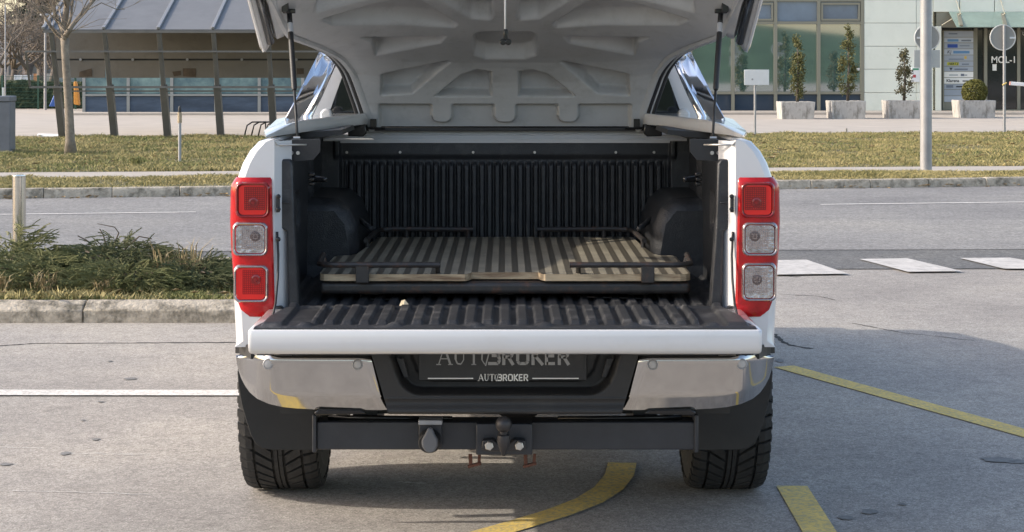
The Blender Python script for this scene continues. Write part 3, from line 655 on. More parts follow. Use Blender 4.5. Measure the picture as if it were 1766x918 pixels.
# ---- tailgate, lowered
tg = bpy.data.objects.new('tailgate', None); COL.objects.link(tg); tg.parent = TR; OFF[tg.name] = OFF[TR.name]
TG0 = 5.50
sec = [(TG0+.012,.8265),(TG0+.003,.822),(TG0,.812),(TG0,.79),(TG0+.002,.772),(TG0+.012,.757),(TG0+.035,.748),(TG0+.10,.742),(5.96,.735),(5.975,.76),(5.975,.815),(5.96,.826)]
hw = 443.5*TG0/FPX; rows = []
for x, ins in ((-hw,.010),(-hw+.004,.003),(-hw+.012,0),(hw-.012,0),(hw-.004,.003),(hw,.010)):
    rows.append([Vector((x, lerp(y, 5.75, ins*2), lerp(z, .785, ins*8))) for y, z in sec])
MB().loft(rows, closed=True, cap=True).build('gate_skin', 'white_paint', tg, smooth='auto')
def gate_liner(u, v):
    Y = lerp(TG0+.012, 5.945, v); half = lerp(.752, .688, v); x = lerp(-half, half, u); z = .8325
    ax_ = abs(x)
    if ax_ < .585:
        p = ((x+.0265) % .053)/.053; t = smooth(min(1, (0.5-abs(p-.5))/.10-1.6)); e = smooth((Y-TG0-.055)/.02)*smooth((5.93-Y)/.015); z += .013*t*e
    elif ax_ > .64:
        z += .010*smooth((ax_-.66)/.012)*smooth((.735-ax_)/.01)*smooth((Y-TG0-.03)/.02)
    z += .010*smooth(1-abs(Y-5.93)/.02)
    for c in (-.60,-.33,-.09,.12,.38,.62):
        q = math.hypot((x-c)/.030, (Y-TG0-.045)/.02)
        if q < 1: z += .012*(1-q*q)
    if v < .02: z -= .008
    return Vector((x, Y, z))
gl = MB().grid(gate_liner, 420, 44); gl.build('gate_liner', 'liner_dusty', tg, smooth=True)
MB().box(-.752,.752,TG0+.010,TG0+.03,.8235,.8285).build('gate_liner_lip', 'black_plastic', tg)
for sx in (-1, 1):
    MB().tube([P(478,400,5.99,sx),P(480,440,5.985,sx),P(479,480,5.96,sx),P(475,525,5.88,sx),P(470,547,5.80,sx)], .004, 6).build('gate_strap', 'black_plastic', tg, smooth=True)
# ---- bed and its liner
bed = bpy.data.objects.new('cargo_bed', None); COL.objects.link(bed); bed.parent = TR; OFF[bed.name] = OFF[TR.name]
def floor_f(u, v):
    x = lerp(-.745, .745, u); y = lerp(5.985, 7.56, v); p = ((x+.0265) % .053)/.053
    return Vector((x, y, .822+.010*smooth(min(1, (0.5-abs(p-.5))/.10-1.6))))
MB().grid(floor_f, 340, 6).build('floor_liner', 'liner_dusty', bed, smooth=True)
def bulk(u, v):
    x = lerp(-.75, .75, u); z = lerp(.80, 1.305, v); y = 7.53
    y += .03*smooth((abs(x)-.665)/.012)*-1
    if abs(x) < .652:
        n = 41; w = 1.286/n; p = ((x+.643)/w) % 1.0
        top = smooth((1.222-z)/.02)
        y -= .020*smooth((0.5-abs(p-.5))*2/.42-.35)*top
    y -= .012*smooth((z-1.235)/.006)*smooth((.70-abs(x))/.01)
    return Vector((x, y, z))
MB().grid(bulk, 620, 60).build('bulkhead_liner', 'liner_black', bed, smooth=True)
for px in (598,690,816,922,1062,1128): MB().lathe(W(px, 263, 7.512), (0,-1,0), [(0,.006),(.004,.005)], 8).build('liner_screw', 'bolt', bed)
for sx in (-1, 1):
    def wall(u, v):
        y = lerp(6.06, 7.56, u); z = lerp(.80, 1.37, v); x = .728+.02*u
        d = rr(y, z, 6.35, 6.62, 1.03, 1.17, .03); x += .03*smooth(-d/.015)
        x -= .022*smooth(1-abs(y-6.95)/.03)*smooth((z-1.1)/.03)
        return Vector((sx*x, y, z))
    MB().grid(wall, 90, 40).build('side_liner', 'liner_black', bed, smooth=True)
    def archb(u, v):                                # wheel housing inside the bed
        y = lerp(6.88, 7.53, u); b = smooth(u/.10)
        pts = [(.552,.80),(.552,.95),(.556,1.01),(.585,1.075),(.63,1.112),(.70,1.118),(.76,1.118)]
        t = v*6; i = min(5, int(t)); q = t-i; x = lerp(pts[i][0], pts[i+1][0], q); z = lerp(pts[i][1], pts[i+1][1], q)
        zz = .80+(z-.80)*lerp(.86, 1, b) if u > 0 else z*.0+.80
        x += .05*(1-b)
        return Vector((sx*x, y+(0 if u > 0 else .0), lerp(.80, zz, 1) if u > 0 else lerp(.80, .80, 1)))
    am = MB(); am.grid(archb, 30, 18)
    am.add([Vector((sx*.56,6.885,.80)),Vector((sx*.60,6.885,1.02)),Vector((sx*.64,6.885,1.07)),Vector((sx*.76,6.885,1.07)),Vector((sx*.76,6.885,.80))], [(0,1,2,3,4)])
    am.build('wheel_housing', 'liner_black', bed, smooth='auto')
    # ramp rib in front of the housing
    MB().tube([P(612,372,7.2,sx),P(640,395,6.95,sx)], .010, 8).build('liner_rib', 'liner_black', bed, smooth=True)
    # corner pillar of the liner at the opening
    cpx = [(478,288),(481,279),(488,275),(499,275),(504,283),(508,400),(517,531),(497,531),(494,400),(478,390)]
    MB().prism([P(x, y, 6.02, sx) for x, y in cpx], (0,.06,0)).build('liner_pillar', 'liner_black', bed, bevel=.006)
    MB().prism([P(x, y, 6.10, sx) for x, y in [(474,242),(552,240),(552,262),(540,276),(474,280)]], (0,.02,0)).build('rail_liner', 'black_plastic', bed)
    MB().box(sx*.70, sx*.79, 6.10, 7.5, 1.330, 1.352).build('rail_cap', 'black_plastic', bed, bevel=.004)
    # latch striker, bolts and tie-down knob
    st = MB(); st.tube([P(486,350,6.0,sx),P(500,350,6.0,sx)], .0035, 6); st.box(*sorted((P(477,337,5.99,sx).x, P(483,337,5.99,sx).x)), 5.975, 5.99, P(477,366,5.99).z, P(477,336,5.99).z); st.build('gate_striker', 'black_plastic', bed, bevel=.002)
    for (px, py) in ((480,339),(480,361),(480,413)): MB().lathe(P(px, py, 5.975, sx), (0,-1,0), [(0,.008),(.006,.007),(.008,.003)], 10).build('bolt', 'black_gloss', bed)
    for (px, py) in ((503,264),(514,264)): MB().lathe(P(px, py, 6.10, sx), (0,-1,0), [(0,.007),(.006,.006)], 10).build('bolt', 'bolt', bed)
    kn = MB(); c = P(538, 309, 6.25, sx); kn.lathe(c, (-sx,-.3,0), [(0,.012),(.05,.010),(.055,.006)], 10)
    for i in range(6):
        t = i*PI/3; kn.obox(c+Vector((0,math.cos(t)*.018,math.sin(t)*.018)), (.010,0,0), (0,.006,0), (0,0,.006))
    kn.build('tie_down_knob', 'black_gloss', bed, bevel=.003)
    MB().tube([P(476,250,6.0,sx),P(528,250,6.06,sx)], .0035, 8).build('lock_rod', 'bolt', bed, smooth=True)
    MB().box(*sorted((P(502,240,6.15,sx).x, P(522,240,6.15,sx).x)), 6.14, 6.17, P(0,258,6.15).z, P(0,240,6.15).z).build('strut_bracket', 'black_plastic', bed, bevel=.003)
# front top rail of the bed and gasket
fr = MB(); fr.loft([[Vector((x, y, z)) for x in (-.74,.74)] for y, z in ((7.505,1.297),(7.50,1.312),(7.52,1.326),(7.505,1.332),(7.515,1.346),(7.56,1.348))]); fr.build('front_rail', 'white_paint', bed, smooth='auto')
MB().box(-.60,.60,7.47,7.56,1.3485,1.360).build('gasket', 'black_plastic', bed)
# ---- fixed hardtop base pieces on the bed rails
for sx in (-1, 1):
    low = [(-.785,6.05),(-.735,6.36),(-.715,6.50),(-.64,6.95),(-.575,7.28),(-.552,7.36),(-.56,7.46),(-.80,7.5),(-.825,7.2),(-.825,6.6),(-.812,6.2)]
    rows = []
    for ins, z in ((0,1.378),(-.002,1.384),(.000,1.405),(.008,1.416),(.022,1.4205)):
        c = Vector((-.75,6.9)); row = []
        for (x, y) in low:
            zz = z if y > 6.5 else lerp(1.378+(z-1.378)*.12, z, smooth((y-6.02)/.45))
            d = (Vector((x, y))-c).normalized(); row.append(Vector((-sx*(x-d.x*ins), y-d.y*ins, zz)))
        rows.append(row)
    MB().loft(rows, closed=True, cap=True).build('hardtop_base', 'white_paint', TR, smooth='auto')
    bk = [(600,222),(630,214),(632,230),(626,236),(600,235)]
    MB().prism([P(x, y, 7.30, sx) for x, y in bk], (0,.03,0)).build('hinge_bracket', 'black_gloss', TR, bevel=.004)
    MB().prism([P(x, y, 6.6, sx) for x, y in [(500,230),(590,224),(592,232),(545,237),(505,240)]], (0,.5,0)).build('base_gasket', 'black_plastic', TR)
# ---- hardtop lid, raised
lid = bpy.data.objects.new('hardtop_lid', None); COL.objects.link(lid); lid.parent = TR; OFF[lid.name] = OFF[TR.name]
CEN = [(0,7.45,1.357),(.12,7.425,1.44),(.26,7.385,1.545),(.36,7.31,1.625),(.50,7.12,1.70),(.72,6.72,1.862),(.85,6.42,1.985),(1.0,6.06,2.13)]
EDG = [(0,7.45,1.357,.530),(.12,7.42,1.457,.558),(.26,7.33,1.585,.596),(.36,7.21,1.648,.634),(.50,6.98,1.688,.695),(.72,6.66,1.725,.778),(.85,6.36,1.86,.812),(1.0,6.0,2.02,.835)]
def spl(t, tab, c): return interp(t, [(r[0], r[c]) for r in tab])
def sspl(t, tab, c): return (spl(max(0,t-.03), tab, c)+2*spl(t, tab, c)+spl(min(1,t+.03), tab, c))/4 if .03 < t < .97 else spl(t, tab, c)
def lid_base(u, v, out=0.0):
    s = u*2-1; q = abs(s)**3.2
    y = lerp(sspl(v, CEN, 1), sspl(v, EDG, 1), q); z = lerp(sspl(v, CEN, 2), sspl(v, EDG, 2), q); x = s*(sspl(v, EDG, 3)+out*.5)
    return Vector((x, y+out*.6*(1-v), z+out))
POCK = [  # pockets moulded into the underside, outlined on the left half
 ([(742,169),(850,169),(850,122),(822,118),(795,127)],1.0), ([(666,124),(772,103),(781,107),(711,164),(654,168),(655,128)],1.0),
 ([(612,62),(700,62),(776,60),(760,77),(646,99),(640,76)],1.0), ([(548,33),(640,6),(715,-8),(795,42),(783,50),(700,45),(575,46)],1.0),
 ([(745,-6),(812,35),(845,37),(853,30),(853,-30),(720,-30)],1.0), ([(815,58),(830,53),(912,53),(927,58),(931,78),(926,98),(905,104),(837,104),(816,98),(811,78)],.9),
 ([(560,-60),(690,-20),(640,0),(540,25)],.6)]
WALL = [(652,181),(741,181),(741,223),(652,223)]
def poly_sd(px, py, poly):
    d = 1e9; inside = False; n = len(poly); j = n-1
    for i in range(n):
        x0, y0 = poly[i]; x1, y1 = poly[j]; ex, ey = x1-x0, y1-y0; wx, wy = px-x0, py-y0
        t = max(0, min(1, (wx*ex+wy*ey)/(ex*ex+ey*ey))); d = min(d, math.hypot(wx-ex*t, wy-ey*t))
        if (y0 > py) != (y1 > py) and px < (x1-x0)*(py-y0)/(y1-y0)+x0: inside = not inside
        j = i
    return -d if inside else d
def relief(px, py):
    if px > 871: px = 1742-px
    h = 0.0
    for poly, k in POCK:
        d = poly_sd(px, py, poly)+1.5
        if d < 1: h = max(h, k*smooth(-d/6.0))
    if py > 178:                                    # front wall: set back between the three upright ribs
        k = smooth((py-179)/5)*smooth((px-652)/6)
        for c, hwid, yb in ((762,17,211),(871,18,211)):
            r = rr(px, py, c-hwid, c+hwid, 100, yb, 12); k *= smooth(r/5+.2)
        h = max(h, .5*k)
    return h
def lid_in(u, v):
    p = lid_base(u, v); s = FPX/p.y; h = relief(HX+p.x*s, HY-(p.z-CH)*s)
    f = smooth((1-v)/.02)
    e = 1e-3; a = lid_base(min(1, u+e), v)-lid_base(max(0, u-e), v); b = lid_base(u, min(1, v+e))-lid_base(u, max(0, v-e)); n = b.cross(a).normalized()
    if n.z < 0: n = -n
    return p+n*(0.062*h*f)
MB().grid(lid_in, 250, 230).build('inner_shell', 'lid_liner', lid, smooth=True)
def lid_out(u, v):
    p = lid_base(u, v, .11); return p
MB().grid(lid_out, 40, 40).build('outer_shell', 'white_paint', lid, smooth=True)
hem = [lid_base(i/20, 1.0) for i in range(21)]; hem2 = [lid_base(i/20, 1.0, .11) for i in range(21)]
MB().loft([hem, hem2]).build('rear_hem', 'white_paint', lid, smooth=True)
for sx in (-1, 1):
    u = 0.0 if sx < 0 else 1.0
    E = [lid_base(u, i/40*.98) for i in range(41)]; X = Vector((sx, 0, 0))
    def off_path(d, dz, n0=0, n1=41, dy=0): return [p+X*d+Vector((0,dy,dz)) for p in E[n0:n1]]
    # edge flange facing down, a rubber seal and the painted lip outside it
    MB().loft([off_path(-.006,.0), off_path(.0,-.012), off_path(.016,-.014), off_path(.022,-.004), off_path(.022,.05)]).build('edge_flange', 'lid_liner', lid, smooth='auto')
    MB().tube(off_path(.030,.004,0,24), .008, 8).build('edge_seal', 'black_plastic', lid, smooth=True)
    MB().loft([off_path(.037,.0,0,24), off_path(.040,-.006,0,24), off_path(.044,0,0,24), off_path(.044,.06,0,24)]).build('outer_lip', 'white_paint', lid, smooth='auto')
    MB().tube(off_path(.053,.010,0,22), .009, 8).build('outer_seal', 'black_plastic', lid, smooth=True)
    # side skirt: outer panel, rubber channel, inner flange
    a0, a1 = Vector((0,6.66,1.662)), Vector((0,5.98,1.995))
    def sk(pairs, nm, m, sol, y_in=0.0):
        rows = []
        for t in (0, .06, .3, .6, 1.0):
            b = a0.lerp(a1, t); b = Vector((0, b.y-y_in*(1-t), b.z+y_in*.45*(1-t))); rows.append([Vector((sx*x, b.y+dz*.35, b.z+dz)) for x, dz in pairs])
        MB().loft(rows).build(nm, m, lid, smooth='auto', solid=sol)
    sk([(.872,.0),(.884,.02),(.882,.08),(.868,.16),(.835,.22)], 'side_skirt', 'white_paint', .008)
    sk([(.868,.002),(.850,.030),(.845,.05),(.846,.16)], 'skirt_inner', 'lid_liner', .006)
    MB().tube([Vector((sx*.846, 6.64, 1.700)), Vector((sx*.846, 6.0, 2.015))], .016, 10).build('skirt_seal', 'black_gloss', lid, smooth=True)
    sk([(.832,.050),(.820,.036),(.800,.045),(.792,.09),(.790,.16)], 'skirt_flange', 'lid_liner', .008, .03)
    # gas strut
    lo, hi = P(513,238,6.17,sx), P(499,22,6.52,sx); d = hi-lo
    s_ = MB(); s_.tube([lo, lo+d*.40], .0045, 8); so = s_.build('gas_strut', 'black_plastic', lid, smooth=True)
    MB().tube([lo+d*.37, lo+d*.385, lo+d*.92], [.007,.0098,.0098], 12).build('strut_cylinder', 'black_plastic', so, smooth='auto')
    MB().tube([lo+d*.83, lo+d*.905], .0103, 12).build('strut_label', 'sensor_grey', so, smooth='auto')
    mb = MB(); mb.tube([lo+d*.92, lo+d*1.03], .010, 8); mb.obox(hi+Vector((0,-.005,.005)), (.022,0,0), (0,.010,0), (0,0,.008)); mb.obox(hi+Vector((-sx*-.010,-.03,.05)), (.012,0,0), (0,.02,0), (0,0,.05)); mb.build('strut_mount', 'black_gloss', so, bevel=.003)
    MB().lathe(lo+Vector((0,-.01,0)), (sx,0,0), [(-.01,.006),(.012,.006)], 8).build('strut_ball', 'bolt', so)
    hg = MB(); hg.tube([P(634,221,7.42,sx), P(664,222,7.42,sx)], .005, 8); hg.obox(P(644,213,7.43,sx), (.012,0,0), (0,.006,0), (0,0,.018)); hg.build('lid_hinge', 'black_gloss', lid, smooth='auto')
pc = MB(); pc.tube([(0,6.30,2.02), (0,6.30,1.735)], .0033, 8); po = pc.build('pull_rod', 'letter_white', lid, smooth=True)
hd = MB(); c = Vector((0.002,6.30,1.70)); hd.box(c.x-.007,c.x+.007,6.293,6.307,1.70,1.738)
hd.lathe(c+Vector((-.009,0,-.006)), (0,-1,0), [(-.009,.011),(.009,.011)], 14); hd.lathe(c+Vector((.009,0,-.006)), (0,-1,0), [(-.009,.011),(.009,.011)], 14)
hd.build('pull_handle', 'black_gloss', po, bevel=.003)
# ---- chrome sport bar behind the lid
sb = bpy.data.objects.new('sport_bar', None); COL.objects.link(sb); sb.parent = TR; OFF[sb.name] = OFF[TR.name]
for sx in (-1, 1):
    o_ = [P(493,207,6.88,sx),P(512,168,7.05,sx),P(534,124,7.25,sx),P(551,90,7.42,sx),P(557,78,7.48,sx)]
    i_ = [P(514,207,6.93,sx),P(536,176,7.09,sx),P(556,143,7.27,sx),P(572,112,7.44,sx),P(590,86,7.50,sx)]
    rows = []
    for a, b in zip(o_, i_):
        n = Vector((sx*.75, -.55, .45)).normalized(); m_ = (a+b)/2
        rows.append([a, a.lerp(b, .15)+n*.012, a.lerp(b, .45)+n*.022, a.lerp(b, .8)+n*.014, b, a.lerp(b, .8)-n*.014, m_-n*.02, a.lerp(b, .15)-n*.012])
    MB().loft(rows, closed=True, cap=True).build('leg', 'chrome_bar', sb, smooth=True)
    MB().tube([P(529,206,7.10,sx),P(553,158,7.28,sx),P(568,124,7.42,sx),P(576,106,7.47,sx)], [.016,.014,.014,.016], 12).build('brace', 'chrome_bar', sb, smooth=True)
    MB().prism([P(549,206,7.30,sx),P(553,192,7.30,sx),P(560,187,7.30,sx),P(570,190,7.30,sx),P(574,206,7.30,sx)], (0,.08,0)).build('foot', 'white_paint', sb, bevel=.008)
MB().tube([P(570,82,7.49),W(640,60,7.53),W(871,54,7.55),W(1102,60,7.53),P(570,82,7.49,1)], .035, 12).build('hoop', 'chrome_bar', sb, smooth=True)
# ================================================================== SLIDING CARGO TRAY
DY, DZ = 6.15, 0.918
tray = thing('cargo_tray', (0, 6.8, .83), 'worn plywood slide out cargo tray with black rails inside the truck bed', 'cargo tray')
half = [(.112,DY+.055),(.124,DY+.012),(.134,DY),(.585,DY),(.605,DY+.006),(.618,DY+.022),(.622,DY+.045),(.622,6.70),(.612,6.74),(.565,6.755),(.548,6.80),(.535,7.0),(.515,7.46),(.50,7.475)]
ol = [Vector((x, y, DZ)) for x, y in half]+[Vector((-x, y, DZ)) for x, y in half[::-1]]
dk = MB(); dk.add(ol, [tuple(range(len(ol)))]); dk.build('deck', 'deck_film', tray)
ed = MB(); low_ = [p-Vector((0,0,.023)) for p in ol]; ed.loft([[p-Vector((0,0,.0005)) for p in ol]+[ol[0]-Vector((0,0,.0005))], low_+[low_[0]]]); ed.add(low_, [tuple(range(len(low_)))]); ed.build('deck_edge', 'ply_edge', tray)
a, b_ = W(551, 488, DY+.01), W(1191, 508, DY+.01); MB().box(a.x, b_.x, DY+.012, DY+.07, b_.z, DZ-.028).build('front_beam', 'rail_steel', tray, bevel=.014, seg=4)
for x in (-.45, 0, .45): MB().box(x-.03, x+.03, DY+.1, 7.45, .838, DZ-.03).build('slide_runner', 'rail_steel', tray)
MB().tube([W(622,500,DY+.09),W(622,516,DY+.09),W(760,517,DY+.09)], .0025, 6).build('wire', 'rail_steel', tray)
MB().tube([W(1112,500,DY+.09),W(1112,515,DY+.09),W(1000,512,DY+.09)], .0025, 6).build('wire', 'rail_steel', tray)
RZ = .950
for sx in (-1, 1):
    MB().tube([(sx*.215 if sx < 0 else .215, DY-.012, RZ), (sx*.555, DY-.012, RZ), (sx*.595, DY-.004, RZ), (sx*.622, DY+.03, RZ), (sx*.626, DY+.20, RZ+.012)], .0098, 8).build('front_rail', 'rail_steel', tray, smooth='auto')
    MB().box(sx*.475-.022, sx*.475+.022, DY-.020, DY-.004, DZ-.028, RZ).build('rail_post', 'rail_steel', tray, bevel=.003)
    MB().tube([(sx*.225 if sx < 0 else .245, DY+.03, DZ-.002), (sx*.225 if sx < 0 else .245, DY-.010, RZ)], .0085, 8).build('rail_post', 'rail_steel', tray, smooth='auto')
    MB().tube([(sx*.618, DY+.19, DZ-.002), (sx*.624, DY+.19, RZ+.003)], .0085, 8).build('rail_post', 'rail_steel', tray, smooth='auto')
    MB().tube([(sx*.13, 7.45, RZ), (sx*.45, 7.45, RZ+.002), (sx*.495, 7.43, RZ), (sx*.515, 7.37, RZ), (sx*.530, 7.02, RZ-.004)], .010, 8).build('rear_rail', 'rail_steel', tray, smooth='auto')
    for x, y in ((.15,7.45),(.40,7.45),(.528,7.05)): MB().tube([(sx*x, y, DZ-.002), (sx*x, y, RZ)], .009, 8).build('rail_post', 'rail_steel', tray, smooth='auto')
lf = MB(); c = W(697, 526, 5.95); lf.add([c+Vector(q) for q in ((-.016,0,-.004),(-.010,.012,.012),(.002,.010,.016),(.018,-.002,-.003),(.0,-.010,-.004),(.0,.0,.006))], [(0,5,1),(1,5,2),(2,5,3),(3,5,4),(4,5,0)])
mat('leaf_pale', (0.55,0.46,0.31), 0.8, var=.2, vscale=90)
props(lf.build('dry_leaf', 'leaf_pale', loc=c), 'small pale dry leaf lying where tailgate meets the bed floor', 'leaf')
# ================================================================== PLANTS BY THE NEAR KERB
mat('juniper', (0.10,0.125,0.045), 0.8, var=0.5, vscale=4, col2=(0.23,0.22,0.095))
mat('juniper_dark', (0.06,0.082,0.036), 0.8, var=0.4, vscale=4, col2=(0.16,0.165,0.075))
mat('twig', (0.11,0.085,0.06), 0.9, var=0.3, vscale=20)
mat('straw', (0.36,0.28,0.15), 0.85, var=0.25, vscale=20)
def spray(V, F, p, d, L, r, w=0.0045, k=9):
    # an arching twig feathered with scale-leaf blades
    q = Vector(p); d = Vector(d).normalized(); st = L/k
    for i in range(k):
        d = (d+Vector((r.gauss(0,.10), r.gauss(0,.10), -.055+r.gauss(0,.05)))).normalized(); q2 = q+d*st
        sd = d.cross(Vector((0,0,1))).normalized() if abs(d.z) < .98 else Vector((1,0,0)); upv = sd.cross(d)
        for sg in (-1, 1):
            a = (d*1.2+sd*sg*r.uniform(.5,1.1)+upv*r.uniform(-.3,.6)).normalized(); l = st*r.uniform(1.2,2.2)*(1-.35*i/k); n = len(V); c = upv*w*r.uniform(.8,1.5)+sd*w*.4
            V += [q-c*.6, q+c*.6, q+a*l*.7+c*.5, q+a*l]; F += [(n,n+1,n+2),(n,n+2,n+3)]
        n = len(V); c = upv*w*.8; V += [q-c, q+c, q2+c*.7, q2-c*.7]; F += [(n,n+1,n+2,n+3)]
        q = q2
def juniper(cx_, cy, rx, ry, h, n, seed, label, m):
    r = random.Random(seed); root = thing('juniper_shrub', (cx_, cy, .105), label, 'shrub', 'junipers in the planted island'); V = []; F = []
    for i in range(int(n*1.7)):
        t = r.uniform(0, 2*PI); rad = math.sqrt(r.random()); x = cx_+math.cos(t)*rad*rx; y = cy+math.sin(t)*rad*ry
        top = h*(1-.55*rad**2)*(.75+.45*mnoise.noise((x*3.1, y*3.1, seed)))
        z = .11+top*r.uniform(.15,.95); dirv = Vector((math.cos(t)*(.4+rad)+r.gauss(0,.35), math.sin(t)*(.4+rad)*.8+r.gauss(0,.35), r.uniform(.0,.5)))
        spray(V, F, (x, y, z), dirv, r.uniform(.07,.17), r, .0040, 8)
    me = MB(); me.v = V; me.f = F; me.mi = [0]*len(F); me.build('foliage', m, root, fix=False)
    st = MB()
    for i in range(9):
        t = r.uniform(0, 2*PI); e = Vector((cx_+math.cos(t)*rx*.7, cy+math.sin(t)*ry*.7, .11+h*.5)); st.tube([(cx_, cy, .10), Vector((cx_, cy, .12)).lerp(e, .5)+Vector((0,0,.04)), e], [.014,.009,.004], 5)
    st.build('stem', 'twig', root, smooth=True)
    return root
juniper(-3.50,13.0,.52,.60,.36,820,1,'dense green juniper clump around the foot of the steel bollard','juniper')
juniper(-3.12,12.55,.50,.50,.27,800,2,'low spreading juniper between the bollard and the tallest juniper','juniper')
juniper(-2.70,12.95,.46,.50,.38,900,3,'tallest dark juniper with branches sticking up over the road','juniper_dark')
juniper(-2.52,12.40,.42,.40,.25,600,4,'small juniper in front of the tallest one, close to the kerb','juniper')
juniper(-2.10,12.65,.46,.45,.22,660,5,'low juniper mixed with dry straw beside the truck tail light','juniper_dark')
juniper(-1.60,12.80,.45,.45,.24,420,6,'juniper half hidden behind the truck left tail light','juniper')
sp_ = MB(); r = random.Random(4)
for (px, py, Y, pts) in ((195,425,12.9,[(205,402),(198,392),(168,386)]),(160,425,12.9,[(150,415),(134,407)]),(215,430,12.9,[(240,408),(262,412)]),(185,430,12.9,[(178,405),(172,395)])):
    p = [W(px, py, Y)]+[W(x, y, Y) for x, y in pts]; sp_.tube(p, [.006,.005,.004,.002][:len(p)], 5)
props(sp_.build('bare_twigs', 'twig', loc=W(175,440,12.9)), 'dark bare twigs reaching out of the tallest juniper', 'twigs')
def tuft(cx_, cy, n, hgt, spread, seed, label, m='straw', z=.105):
    r = random.Random(seed); b = MB()
    for i in range(n):
        t = r.uniform(0, 2*PI); a = Vector((cx_+r.gauss(0,.035), cy+r.gauss(0,.035), z)); l = hgt*r.uniform(.5,1.15); q = r.uniform(.2,1)*spread
        m_ = a+Vector((math.cos(t)*q*.4, math.sin(t)*q*.4, l*.75)); e = a+Vector((math.cos(t)*q, math.sin(t)*q, l*r.uniform(.75,1.05))); w = Vector((-math.sin(t), math.cos(t), 0))*.0035
        b.add([a-w, a+w, m_+w, m_-w, e], [(0,1,2,3),(3,2,4)])
    props(b.build('grass_tuft', m, loc=(cx_, cy, z), fix=False), label, 'grass tuft', 'dry grass tufts in the planted island')
tuft(-3.02,12.06,70,.17,.14,1,'straw coloured grass tuft hanging over in front of the low juniper')
tuft(-2.17,12.72,60,.30,.30,2,'tall dry straw tuft rising near the left tail light')
tuft(-2.35,12.55,30,.30,.25,3,'thin dry straw stalks right of the small juniper')
tuft(-2.62,12.02,50,.12,.12,4,'short dry tuft at the foot of the small juniper')
tuft(-3.3,12.02,60,.15,.14,5,'short straw tuft at the foot of the low spreading juniper')
# ---- steel bollard
b0 = G(38, 425, .105); b0 = Vector(((33-HX)*14.0/FPX, 14.0, .105))
bo = thing('steel_bollard', b0, 'short round stainless steel bollard rising out of the juniper', 'bollard')
MB().lathe(b0, (0,0,1), [(-.02,.050),(.655,.050)], 28).build('post', 'steel', bo, smooth='auto'); MB().lathe(b0, (0,0,1), [(.655,.049),(.662,.051),(.668,.049),(.671,.03)], 28).build('cap', 'steel', bo, smooth='auto')
# ================================================================== VERGE AND FOOTPATH FURNITURE
def base(px, py, z=VZ): return G(px, py, z)
b0 = base(1597, 297); lp = thing('lamp_column', b0, 'tall plain grey steel lamp column at the edge of the footpath', 'lamp post')
s = FPX/b0.y
MB().lathe(b0, (0,0,1), [(0,.082),(2.2,.080),(7.5,.05)], 28, cap=True).build('column', 'galv', lp, smooth='auto'); MB().lathe(b0, (0,0,1), [(-.01,.11),(.012,.11),(.02,.085)], 20).build('base_collar', 'galv_dull', lp)
MB().lathe(b0, (0,0,1), [(2.21,.0815),(2.225,.0815)], 28).build('joint_ring', 'galv_dull', lp); MB().lathe(b0, (0,0,1), [(2.42,.0805),(2.43,.0805)], 28).build('joint_ring', 'galv_dull', lp)
b0 = base(310, 280); wp = thing('marker_post', b0, 'thin grey marker post with rusty collar and black tip in the grass', 'post')
k = b0.y/FPX
def zz(py): return CH-(py-HY)*k
MB().lathe(b0, (0,0,1), [(-.02,.024),(zz(211)-VZ,.024)], 14).build('shaft', 'galv_dull', wp, smooth='auto')
mat('old_wood', (0.42,0.33,0.22), .8, var=.35, vscale=30)
MB().lathe((b0.x,b0.y,0), (0,0,1), [(zz(212),.036),(zz(194),.032)], 14).build('collar', 'old_wood', wp, smooth='auto'); MB().lathe((b0.x,b0.y,0), (0,0,1), [(zz(194),.022),(zz(188),.026),(zz(183),.012)], 12).build('tip', 'black_plastic', wp, smooth='auto')
mat('cabinet', (0.155,0.165,0.185), .55, var=.12, vscale=5); mat('concrete', (0.34,0.32,0.29), .9, var=.2, vscale=8, bump=.3)
b0 = base(17, 266); k = b0.y/FPX; cbx = thing('utility_cabinet', (b0.x-.45, b0.y, VZ), 'dark grey roadside utility cabinet cut off by the frame', 'cabinet')
MB().box(b0.x-.95, b0.x, b0.y, b0.y+.36, VZ+.06, zz(176)).build('body', 'cabinet', cbx, bevel=.008); MB().box(b0.x-.97, b0.x+.015, b0.y-.02, b0.y+.38, zz(176)+.002, zz(166)).build('lid', 'cabinet', cbx, bevel=.015); MB().box(b0.x-.96, b0.x+.005, b0.y-.005, b0.y+.37, VZ-.05, VZ+.058).build('plinth', 'concrete', cbx)
MB().box(b0.x-.13, b0.x-.10, b0.y-.008, b0.y-.0005, 1.08, 1.22).build('label_plate', 'letter_white', cbx)
# signs
mat('sign_back', (0.30,0.295,0.28), .55, var=.06, vscale=6); mat('sign_rim', (0.62,0.62,0.60), .5); mat('sign_white', (0.74,0.75,0.76), .5, var=.04, vscale=8)
mat('sign_grey_plate', (0.45,0.46,0.45), .5, var=.05, vscale=6)
def sign_disc(root, c, r):
    d = MB().lathe(c, (0,1,0), [(0,r*.93),(.004,r*.93)], 40).build('disc', 'sign_back', root)
    MB().lathe(c+Vector((0,-.012,0)), (0,1,0), [(0.004,r*.92),(0,r*.935),(0,r*.985),(.004,r),(.022,r),(.022,r*.92)], 40, cap=False).build('disc_rim', 'sign_rim', root, smooth='auto')
b0 = base(1732, 230); k = b0.y/FPX; s1 = thing('road_sign', b0, 'back of round road sign on its own thin post before the door', 'road sign', 'road signs seen from behind')
MB().lathe(b0, (0,0,1), [(-.02,.032),(zz(44)-VZ,.032)], 12).build('post', 'galv', s1, smooth='auto'); sign_disc(s1, Vector((b0.x-.02, b0.y+.045, zz(65))), 22.5*k)
MB().box(b0.x+.13, b0.x+.26, b0.y+.025, b0.y+.043, zz(67), zz(64)).build('sticker', 'sign_white', s1)
